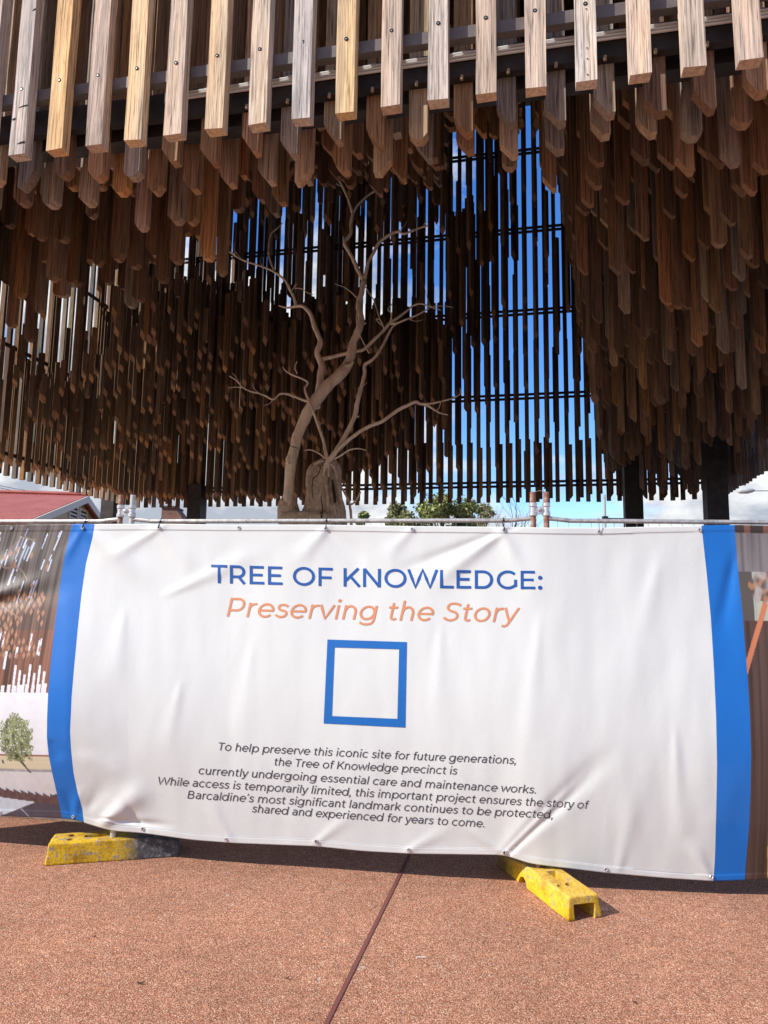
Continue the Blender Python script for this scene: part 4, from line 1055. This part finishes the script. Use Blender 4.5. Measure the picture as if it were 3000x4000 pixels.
# ------------------------------------------------------------------ concrete footings
def paint_mat(name, left):
    m = mat(name, rough=.75, spec=.3); t = m.node_tree
    tcn = N(t, 'ShaderNodeTexCoord').outputs['Object']; sp = N(t, 'ShaderNodeSeparateXYZ'); lnk(m, tcn, sp.inputs[0])
    n1 = noisetex(m, 30, 6, .7, coord='Object'); n2 = noisetex(m, 7, 4, .6, coord='Object'); n3 = noisetex(m, 75, 4, .6, coord='Object'); n4 = noisetex(m, 13, 5, .7, coord='Object', dist=.5)
    yel = ramp(m, n2, [(.3, (.55, .31, .010)), (.6, (.72, .45, .018)), (.8, (.80, .52, .06))])
    con = ramp(m, n1, [(.3, (.12, .115, .11)), (.6, (.26, .25, .24))])
    wear = ramp(m, n1, [(.52, 0.), (.62, .9)])
    if left:
        mr = N(t, 'ShaderNodeMapRange', ins={'From Min': .01, 'From Max': .14}); lnk(m, sp.outputs[0], mr.inputs['Value'])
        blk = ramp(m, n1, [(.35, (.060, .060, .062)), (.6, (.11, .105, .10)), (.72, (.26, .25, .24))])
        c = mixrgb(m, 'MIX', mr.outputs[0], yel, blk); c = mixrgb(m, 'MIX', wear, c, con)
    else:
        mr = N(t, 'ShaderNodeMapRange', ins={'From Min': .05, 'From Max': .10, 'To Min': 0., 'To Max': .6}); lnk(m, sp.outputs[2], mr.inputs['Value'])
        top = ramp(m, n4, [(.35, (.60, .36, .06)), (.55, (.72, .46, .11)), (.64, (.36, .33, .29))])
        c = mixrgb(m, 'MIX', mr.outputs[0], yel, top)
        c = mixrgb(m, 'MIX', ramp(m, n4, [(.58, 0.), (.68, .8)]), c, con)
        mr2 = N(t, 'ShaderNodeMapRange', ins={'From Min': .16, 'From Max': .30, 'To Min': 0., 'To Max': .8}); lnk(m, sp.outputs[0], mr2.inputs['Value'])
        c = mixrgb(m, 'MIX', mr2.outputs[0], c, (.13, .10, .05))
    c = mixrgb(m, 'MULTIPLY', .7, c, ramp(m, n3, [(.3, .45), (.6, 1.05)]))
    c = mixrgb(m, 'MULTIPLY', .8, c, ramp(m, n2, [(.34, (.55, .50, .42)), (.46, (1, 1, 1))]))
    lnk(m, c, bsdf(m).inputs['Base Color']); bump(m, n1, .5, .008)
    return m
def box_bm(x0, x1, y0, y1, z0, z1):
    bm = bmesh.new(); bmesh.ops.create_cube(bm, size=1)
    for v in bm.verts: v.co = Vector((x0 + (v.co.x + .5) * (x1 - x0), y0 + (v.co.y + .5) * (y1 - y0), z0 + (v.co.z + .5) * (z1 - z0)))
    return bm
def cyl_bm(x, y, r, z0, z1, sx=1.0):
    bm = bmesh.new(); bmesh.ops.create_cone(bm, cap_ends=True, segments=20, radius1=r, radius2=r, depth=z1 - z0)
    for v in bm.verts: v.co = Vector((x + v.co.x * sx, y + v.co.y, v.co.z + (z0 + z1) / 2))
    return bm
def cyl_y(x, z, r, y0, y1):
    bm = bmesh.new(); bmesh.ops.create_cone(bm, cap_ends=True, segments=20, radius1=r, radius2=r, depth=y1 - y0)
    for v in bm.verts: v.co = Vector((x + v.co.x, v.co.z + (y0 + y1) / 2, z - v.co.y))
    return bm
def to_obj(bm, name):
    me = bpy.data.meshes.new(name); bm.to_mesh(me); bm.free(); o = bpy.data.objects.new(name, me); COL.objects.link(o); return o
def footing(label, loc, rot, outline, halfw, cuts, m, taper=.012):
    """outline in local (x, z); x along the block"""
    bm = bmesh.new(); n = len(outline)
    zt = max(z for x, z in outline)
    def hwid(z): return halfw - taper * (z / zt)
    A = [bm.verts.new((x, -hwid(z), z)) for x, z in outline]; B = [bm.verts.new((x, hwid(z), z)) for x, z in outline]
    bm.faces.new(A); bm.faces.new(list(reversed(B)))
    for i in range(n):
        j = (i + 1) % n; bm.faces.new((A[j], A[i], B[i], B[j]))
    bmesh.ops.recalc_face_normals(bm, faces=bm.faces[:])
    bmesh.ops.bevel(bm, geom=[e for e in bm.edges], offset=.011, segments=3, profile=.6, affect='EDGES', clamp_overlap=True)
    o = to_obj(bm, 'concrete_footing'); cutters = []
    for c in cuts:
        co = to_obj(c, 'cutter'); md = o.modifiers.new('cut', 'BOOLEAN'); md.object = co; md.operation = 'DIFFERENCE'; md.solver = 'EXACT'; cutters.append(co)
    dg = bpy.context.evaluated_depsgraph_get(); me = bpy.data.meshes.new_from_object(o.evaluated_get(dg))
    o.modifiers.clear(); old = o.data; o.data = me; bpy.data.meshes.remove(old)
    for co in cutters: bpy.data.objects.remove(co)
    bm = bmesh.new(); bm.from_mesh(me)
    bmesh.ops.triangulate(bm, faces=bm.faces[:]); 
    long_ = [e for e in bm.edges if e.calc_length() > .05]
    bmesh.ops.subdivide_edges(bm, edges=long_, cuts=3, use_grid_fill=False)
    bmesh.ops.triangulate(bm, faces=bm.faces[:])
    for v in bm.verts:
        v.co += v.co * 0 + Vector((noise.noise(v.co * 23), noise.noise(v.co * 23 + Vector((5, 5, 5))), noise.noise(v.co * 23 + Vector((9, 2, 7))) if v.co.z > .01 else 0)) * .0028
    bm.to_mesh(me); bm.free()
    me.materials.clear(); me.materials.append(m)
    o.location = loc; o.rotation_euler = (0, 0, rot)
    tag(o, label, 'footing', 'concrete fence footings'); return o
# left: along the fence
f0 = atz(172, 3384, 0); f1 = atz(700, 3347, 0); ax = (f1 - f0); LL = ax.length; axn = ax.normalized(); per = Vector((-axn.y, axn.x, 0))
HW = .105
cL = f0.lerp(f1, .5) + per * HW; h_ = LL / 2
footing('yellow footing with its right half dark grey lying along the banner', (cL.x, cL.y, 0), atan2(axn.y, axn.x),
        [(-h_, 0), (h_, 0), (h_ - .004, .088), (h_ * .55, .116), (-h_ + .012, .116)], HW,
        [cyl_bm(-.245, -.035, .022, .088, .2), cyl_bm(-.245, .035, .024, .088, .2), box_bm(-.175, -.055, -.020, .026, .088, .2), cyl_bm(-.005, .0, .024, .06, .2)], paint_mat('yellow_grey_paint', True))
# right: pointing at the viewer, hollow underneath
g0_ = (atz(2232, 3602, 0) + atz(2340, 3585, 0)) / 2; g1_ = Vector((.770, 4.36, 0)); ax = (g1_ - g0_); LR = ax.length; axn = ax.normalized()
cR = (g0_ + g1_) / 2; h2 = LR / 2
footing('all yellow worn hollow footing pointing out from under the right part of the banner', (cR.x, cR.y, 0), atan2(axn.y, axn.x),
        [(-h2, 0), (h2, 0), (h2 - .01, .065), (h2 * .25, .107), (-h2 + .01, .107)], .095,
        [box_bm(-h2 - .05, -h2 + .30, -.058, .058, -.02, .072), cyl_y(.07, .0, .045, .05, .2),
         box_bm(-.17, -.05, -.036, .020, .072, .2), cyl_bm(-.235, -.012, .026, .05, .2), cyl_bm(-.235, .045, .018, .078, .2), cyl_bm(.03, .0, .022, .06, .2), cyl_bm(.035, -.06, .02, .08, .2)], paint_mat('worn_yellow_paint', False))

# ------------------------------------------------------------------ things beyond
ROOF = mat('red_roof_iron', (.42, .13, .11), .6, 0, .3)
n_ = noisetex(ROOF, 1.2, 4); lnk(ROOF, ramp(ROOF, n_, [(.3, (.36, .10, .085)), (.7, (.46, .145, .125))]), bsdf(ROOF).inputs['Base Color'])
CREAM = mat('cream_weatherboard', (.55, .46, .30), .7); TRIM = mat('white_trim', (.72, .69, .60), .6); DARKM = mat('dark_gap', (.03, .025, .02), .9)
MAROON = mat('maroon_gutter', (.17, .025, .022), .5)
# cottage: gable faces right; near eave corner, apex
nE = at(114, 2032, 23.5); ap = at(346, 1936, 29.6)
rd = Vector((ap.x - nE.x, ap.y - nE.y, 0)); hwid = rd.length; gdir = rd.normalized(); rdir = Vector((-gdir.y, gdir.x, 0))
if rdir.x > 0: rdir = -rdir
nE = nE + rdir * .38; ap = ap + rdir * .38
house = empty('cottage', (nE.x, nE.y, 0)); tag(house, 'cream weatherboard cottage with red iron gable roof beyond the left of the memorial', 'cottage')
ze, zr = nE.z, ap.z; Lh = 16.0
def hp(a, g, z): # a along ridge (away from gable), g across from near eave
    return Vector((nE.x, nE.y, 0)) + rdir * a + gdir * g + Vector((0, 0, z))
b = MB()  # corrugated roof, two slopes
nc = 105
for (g0q, g1q) in ((-.15, hwid), (2 * hwid + .15, hwid)):
    z0q = ze - .15 * (zr - ze) / hwid
    vs = []
    for i in range(nc * 2 + 1):
        a = -.35 + (Lh + .35) * i / (nc * 2); dz = .010 * (1 if i % 2 else -1)
        vs += [hp(a, g0q, z0q + dz), hp(a, g1q, zr + dz), hp(a, g0q, z0q + dz - .06), hp(a, g1q, zr + dz - .06)]
    fs = []
    for i in range(nc * 2):
        p, q = 4 * i, 4 * i + 4
        fs += [(p, q, q + 1, p + 1), (p + 2, p + 3, q + 3, q + 2), (p, p + 2, q + 2, q)]
    b.add(vs, fs)
b.build('roof', ROOF, house, origin=(nE.x, nE.y, 0))
b = MB(); b.tube([hp(-.38, hwid, zr + .05), hp(Lh, hwid, zr + .05)], .09, 8); b.build('ridge_cap', ROOF, house, origin=(nE.x, nE.y, 0))
b = MB()
b.add([hp(0, .35, 0), hp(0, 2 * hwid - .35, 0), hp(0, 2 * hwid - .35, ze - .05), hp(0, hwid, zr - .12), hp(0, .35, ze - .05), hp(Lh, .35, 0), hp(Lh, 2 * hwid - .35, 0), hp(Lh, 2 * hwid - .35, ze - .05), hp(Lh, hwid, zr - .12), hp(Lh, .35, ze - .05)],
      [(0, 1, 2, 3, 4), (9, 8, 7, 6, 5), (0, 4, 9, 5), (1, 6, 7, 2), (0, 5, 6, 1)])
b.build('wall', CREAM, house, origin=(nE.x, nE.y, 0))
b = MB()  # barge boards
for g0q in (-.15, 2 * hwid + .15):
    z0q = ze - .15 * (zr - ze) / hwid
    vs = [hp(a, g, z) for a in (-.40, -.352) for (g, z) in ((g0q, z0q - .02), (hwid, zr - .02), (hwid, zr - .30), (g0q, z0q - .27))]
    b.add(vs, [(0, 1, 2, 3), (7, 6, 5, 4), (0, 4, 5, 1), (2, 6, 7, 3), (1, 5, 6, 2), (0, 3, 7, 4)])
b.build('barge_board', TRIM, house, origin=(nE.x, nE.y, 0))
b = MB(); b.tube([hp(-.36, -.2, ze - .15), hp(Lh, -.2, ze - .15)], .07, 8); b.build('gutter', MAROON, house, origin=(nE.x, nE.y, 0))
for gc in (hwid - .62, hwid + .62):
    wv = MB(); zt_ = zr - .50
    wv.box(-.06, .02, -.55, -.45, zt_ - 1.5, zt_); wv.box(-.06, .02, .45, .55, zt_ - 1.5, zt_); wv.box(-.055, .02, -.45, .45, zt_ - .1, zt_ - .002); wv.box(-.055, .02, -.45, .45, zt_ - 1.5, zt_ - 1.4)
    MM = Matrix((( -rdir.x * -1, gdir.x, 0, 0), (-rdir.y * -1, gdir.y, 0, 0), (0, 0, 1, 0), (0, 0, 0, 1)))
    MM.translation = hp(0, gc, 0)
    wv.v = [tuple(MM @ Vector(p)) for p in wv.v]
    vo = wv.build('vent', TRIM, house, origin=(nE.x, nE.y, 0))
    lv = MB(); lv.box(-.012, -.004, -.45, .45, zt_ - 1.4, zt_ - .1, 1)
    for i in range(8):
        z = zt_ - .22 - i * .155
        lv.add([(-.052, -.448, z - .04), (-.052, .448, z - .04), (-.014, .448, z + .04), (-.014, -.448, z + .04), (-.052, -.448, z - .055), (-.052, .448, z - .055)], [(0, 1, 2, 3), (0, 4, 5, 1)], 0)
    lv.v = [tuple(MM @ Vector(p)) for p in lv.v]
    lo_ = lv.build('louvre', [TRIM, DARKM], origin=(nE.x, nE.y, 0)); lo_.parent = vo; lo_.location = (0, 0, 0)

# speckled brown block between the fence clamp and the second column
BRK = mat('brown_speckled_brick', (.2, .12, .09), .9)
n_ = noisetex(BRK, 5, 6, .7); lnk(BRK, ramp(BRK, n_, [(.3, (.15, .075, .055)), (.6, (.26, .16, .13)), (.75, (.34, .25, .21))]), bsdf(BRK).inputs['Base Color'])
q = [at(632, 1985, 30), at(682, 1984, 30), at(724, 2034, 30), at(724, 2034, 30), at(630, 2034, 30)]
zt_ = q[0].z; x0, x1, x2 = q[0].x, q[1].x, q[2].x; zl = q[2].z
b = MB(); pr = [(x0, 0), (x0, zt_), (x1, zt_ + .02), (x2, zl - .05), (x2, 0)]
vs = [Vector((x, y, z)) for y in (30, 31.2) for x, z in pr]; k = 5
b.add(vs, [tuple(range(4, -1, -1)), tuple(range(5, 10))] + [(i, (i + 1) % 5, (i + 1) % 5 + 5, i + 5) for i in range(5)])
rootb = b.build('brick_pier', BRK, origin=(x0, 30, 0)); tag(rootb, 'brown speckled pier with a sloping right shoulder between fence clamp and column', 'pier')
b = MB(); b.box(x0 - .06, x1 + .03, 29.93, 31.27, zt_ + .025, zt_ + .10); cp = b.build('cap', mat('pier_cap', (.13, .075, .06), .8), origin=(x0, 30, 0)); cp.parent = rootb; cp.location = (0, 0, 0)

# trees beyond
LEAF = mat('leaf', rough=.6, spec=.25); lnk(LEAF, attr(LEAF), bsdf(LEAF).inputs['Base Color'])
TRUNKM = mat('grey_trunk', (.16, .13, .10), .9)
def leafy(label, px, pw, pytop, Y, greens, n_leaf, seed, lobes=9):
    r = random.Random(seed); c = at(px * K, pytop * K, Y); H = c.z; wid = pw * K / FPX * Y
    root = empty('gum_tree', (c.x, Y, 0)); tag(root, label, 'tree', 'trees beyond the memorial')
    b = MB()
    b.tube([Vector((c.x, Y, -.02)), Vector((c.x + .1, Y, H * .25)), Vector((c.x - .1, Y + .1, H * .5)), Vector((c.x, Y, H * .7))], [.28, .22, .16, .09], 9)
    L = []
    for i in range(lobes):
        a = r.uniform(0, 2 * pi); rr = wid / 2 * sqrt(r.random()) * .88
        s = r.uniform(.13, .20) * wid; z = H - s * .8 - (r.random() ** 1.3) * H * .52 - (rr / (wid / 2)) ** 2 * H * .10
        if i < 3: z = H - s * .9
        L.append((Vector((c.x + cos(a) * rr, Y + sin(a) * rr, z)), s))
        b.tube([Vector((c.x, Y, H * .32)), Vector((c.x + cos(a) * rr * .5, Y + sin(a) * rr * .5, z * .75)), L[-1][0]], [.12, .07, .025], 6)
    b.build('trunk', TRUNKM, root, origin=(c.x, Y, 0))
    b = MB()
    for i in range(n_leaf):
        q, s = r.choice(L)
        d = Vector((r.gauss(0, 1), r.gauss(0, 1), r.gauss(0, .8))).normalized() * s * (r.random() ** .45)
        p = q + d
        if noise.noise(p * 1.1 + Vector((seed, 0, 0))) < -.36: continue
        if p.z > H: p.z = H - r.random() * .3
        ax_ = Vector((r.gauss(0, 1), r.gauss(0, 1), r.gauss(0, .6) - .5)).normalized(); bx = ax_.orthogonal().normalized() * r.uniform(.06, .10)
        bx.rotate(Matrix.Rotation(r.uniform(0, 6.28), 3, ax_)); l = ax_ * r.uniform(.14, .26)
        g = r.choice(greens); kq = r.uniform(.7, 1.25)
        b.add([p - bx, p + l * .5 - bx * .4, p + l, p + l * .5 + bx * .6 + bx], [(0, 1, 2, 3)], 0, tuple(v * kq for v in g))
    b.build('crown', LEAF, root, origin=(c.x, Y, 0))
GR = [(.22, .27, .09), (.28, .32, .12), (.15, .20, .06), (.36, .37, .17)]
GR2 = [(.19, .21, .09), (.24, .25, .12), (.14, .16, .06), (.30, .29, .17)]
leafy('bushy tree with pale sparse foliage left of its darker neighbour', 862, 105, 1086, 46, GR2, 9000, 3, 20)
leafy('rounded dark green tree, tallest of those beyond the banner', 955, 140, 1072, 44, GR, 14000, 5, 26)
leafy('thin grey green tree right of the tallest dark one', 1032, 80, 1084, 47, GR2, 5500, 8, 16)
leafy('small low tree top just right of the dead stump', 785, 44, 1106, 48, GR, 3000, 13, 10)
# bare sapling
r = random.Random(4); b = MB()
def twig(p, d, l, rad, n):
    q = p + d * l * .5 + Vector((r.gauss(0, .03), 0, .02)) * l; e = p + d * l
    b.tube([p, q, e], [rad, rad * .8, rad * .6], 5)
    if n:
        for i in range(r.choice((2, 3))):
            t = r.uniform(.4, 1); s_ = p.lerp(e, t)
            twig(s_, (d + Vector((r.uniform(-.9, .9), r.uniform(-.5, .5), r.uniform(-.1, .5)))).normalized(), l * r.uniform(.45, .7), rad * .55, n - 1)
bt = at(1088 * K, 1090 * K, 30)
for dx in (-.25, 0.05, .3):
    twig(Vector((bt.x + dx * .3, 30, 0)), Vector((dx * .22, .05, 1)).normalized(), bt.z * .62, .05, 4)
tag(b.build('bare_sapling', mat('bare_twig', (.24, .19, .16), .9), origin=(bt.x, 30, 0)), 'bare leafless sapling left of the rusty fence posts', 'tree', 'trees beyond the memorial')
# street pole and lamp
p0 = at(1307 * K, 1130 * K, 34); root = empty('street_pole', (p0.x, 34, 0)); tag(root, 'thin grey pole with a small crossarm left of the right columns', 'pole')
b = MB(); b.tube([Vector((p0.x, 34, 0)), Vector((p0.x, 34, 6.8))], [.075, .06], 10); b.build('shaft', GALV, root, origin=(p0.x, 34, 0))
za = at(1307 * K, 1120 * K, 34).z
b = MB(); b.tube([Vector((p0.x, 33.93, za)), Vector((p0.x + .95, 33.93, za))], .025, 6); b.box(p0.x - .12, p0.x + .12, 33.86, 34.1, za - .1, za + .1); b.build('crossarm', STEEL, root, origin=(p0.x, 34, 0))
hd = at(2915, 1917, 38); root = empty('street_lamp', (hd.x + 6.0, 38, 0)); tag(root, 'grey street lamp head on a long arm at the right edge of the sky', 'street lamp')
b = MB(); b.tube([Vector((hd.x + 6, 38, 0)), Vector((hd.x + 6, 38, hd.z + .3))], [.12, .08], 10); b.build('shaft', GALV, root, origin=(hd.x + 6, 38, 0))
b = MB(); b.tube([Vector((hd.x + 6, 38, hd.z + .1)), Vector((hd.x + 3, 38, hd.z + .05)), Vector((hd.x + .25, 38, hd.z))], .03, 7); b.build('arm', GALV, root, origin=(hd.x + 6, 38, 0))
b = MB(); b.tube([Vector((hd.x + .45, 38, hd.z + .02)), Vector((hd.x + .3, 38, hd.z + .02)), Vector((hd.x + .05, 38, hd.z)), Vector((hd.x - .35, 38, hd.z - .02)), Vector((hd.x - .45, 38, hd.z - .04))], [.05, .12, .17, .15, .06], 10)
b.build('lamp_head', mat('lamp_grey', (.45, .46, .47), .5), root, origin=(hd.x + 6, 38, 0), smooth=True)
# power lines at the left edge
for i, (y0, y1) in enumerate(((1880, 1902), (1888, 1912))):
    a = at(-260, y0 - 62, 52); c = at(240, y1 + 34, 60); m_ = (a + c) / 2 - Vector((0, 0, .35)); b = MB()
    b.tube(smooth_path([a, m_, c], [.02, .02, .02], 6)[0], .02, 5)
    tag(b.build('power_line', BLACKP, origin=a), ('upper' if i == 0 else 'lower') + ' thin black power line above the red roof', 'power line', 'power lines')

# bits of litter on the pavement
LF = mat('dry_leaf', (.05, .03, .022), .8); WP = mat('white_scrap', (.58, .56, .54), .7)
for i, (x, y, L_, w_, rot, m_, lb) in enumerate([(550, 3843, .028, .009, .3, LF, 'small dark dead leaf left on the pavement below the left footing'), (1122, 3824, .020, .008, .6, LF, 'small dark dead leaf beside the pavement joint'),
        (370, 3662, .013, .006, 1.0, LF, 'tiny dark speck of leaf furthest left on the pavement'), (2480, 3918, .016, .008, -.4, LF, 'tiny dark leaf at the lower right of the pavement'), (1645, 3741, 0.045, .0022, .02, WP, 'thin white straw lying right of the pavement joint')]):
    c = atz(x, y, .004); b = MB(); vs = []
    for k in range(9):
        f = k / 8 - .5; hw = w_ / 2 * (1 - (2 * f) ** 2 * .9) if m_ is LF else w_ / 2; z = .002 + .006 * (2 * f) ** 2 * (m_ is LF)
        for s_ in (-1, 1): vs.append((c.x + cos(rot) * f * L_ - sin(rot) * hw * s_, c.y + sin(rot) * f * L_ + cos(rot) * hw * s_, .004 + z + (.002 if s_ > 0 else 0)))
    b.add(vs, [(2 * k, 2 * k + 2, 2 * k + 3, 2 * k + 1) for k in range(8)])
    o = b.build('straw' if m_ is WP else 'dead_leaf', m_, origin=c); sm = o.modifiers.new('thickness', 'SOLIDIFY'); sm.thickness = .001
    tag(o, lb, 'straw' if m_ is WP else 'leaf')
for o in bpy.data.objects:
    if o.get('_at') is not None: del o['_at']
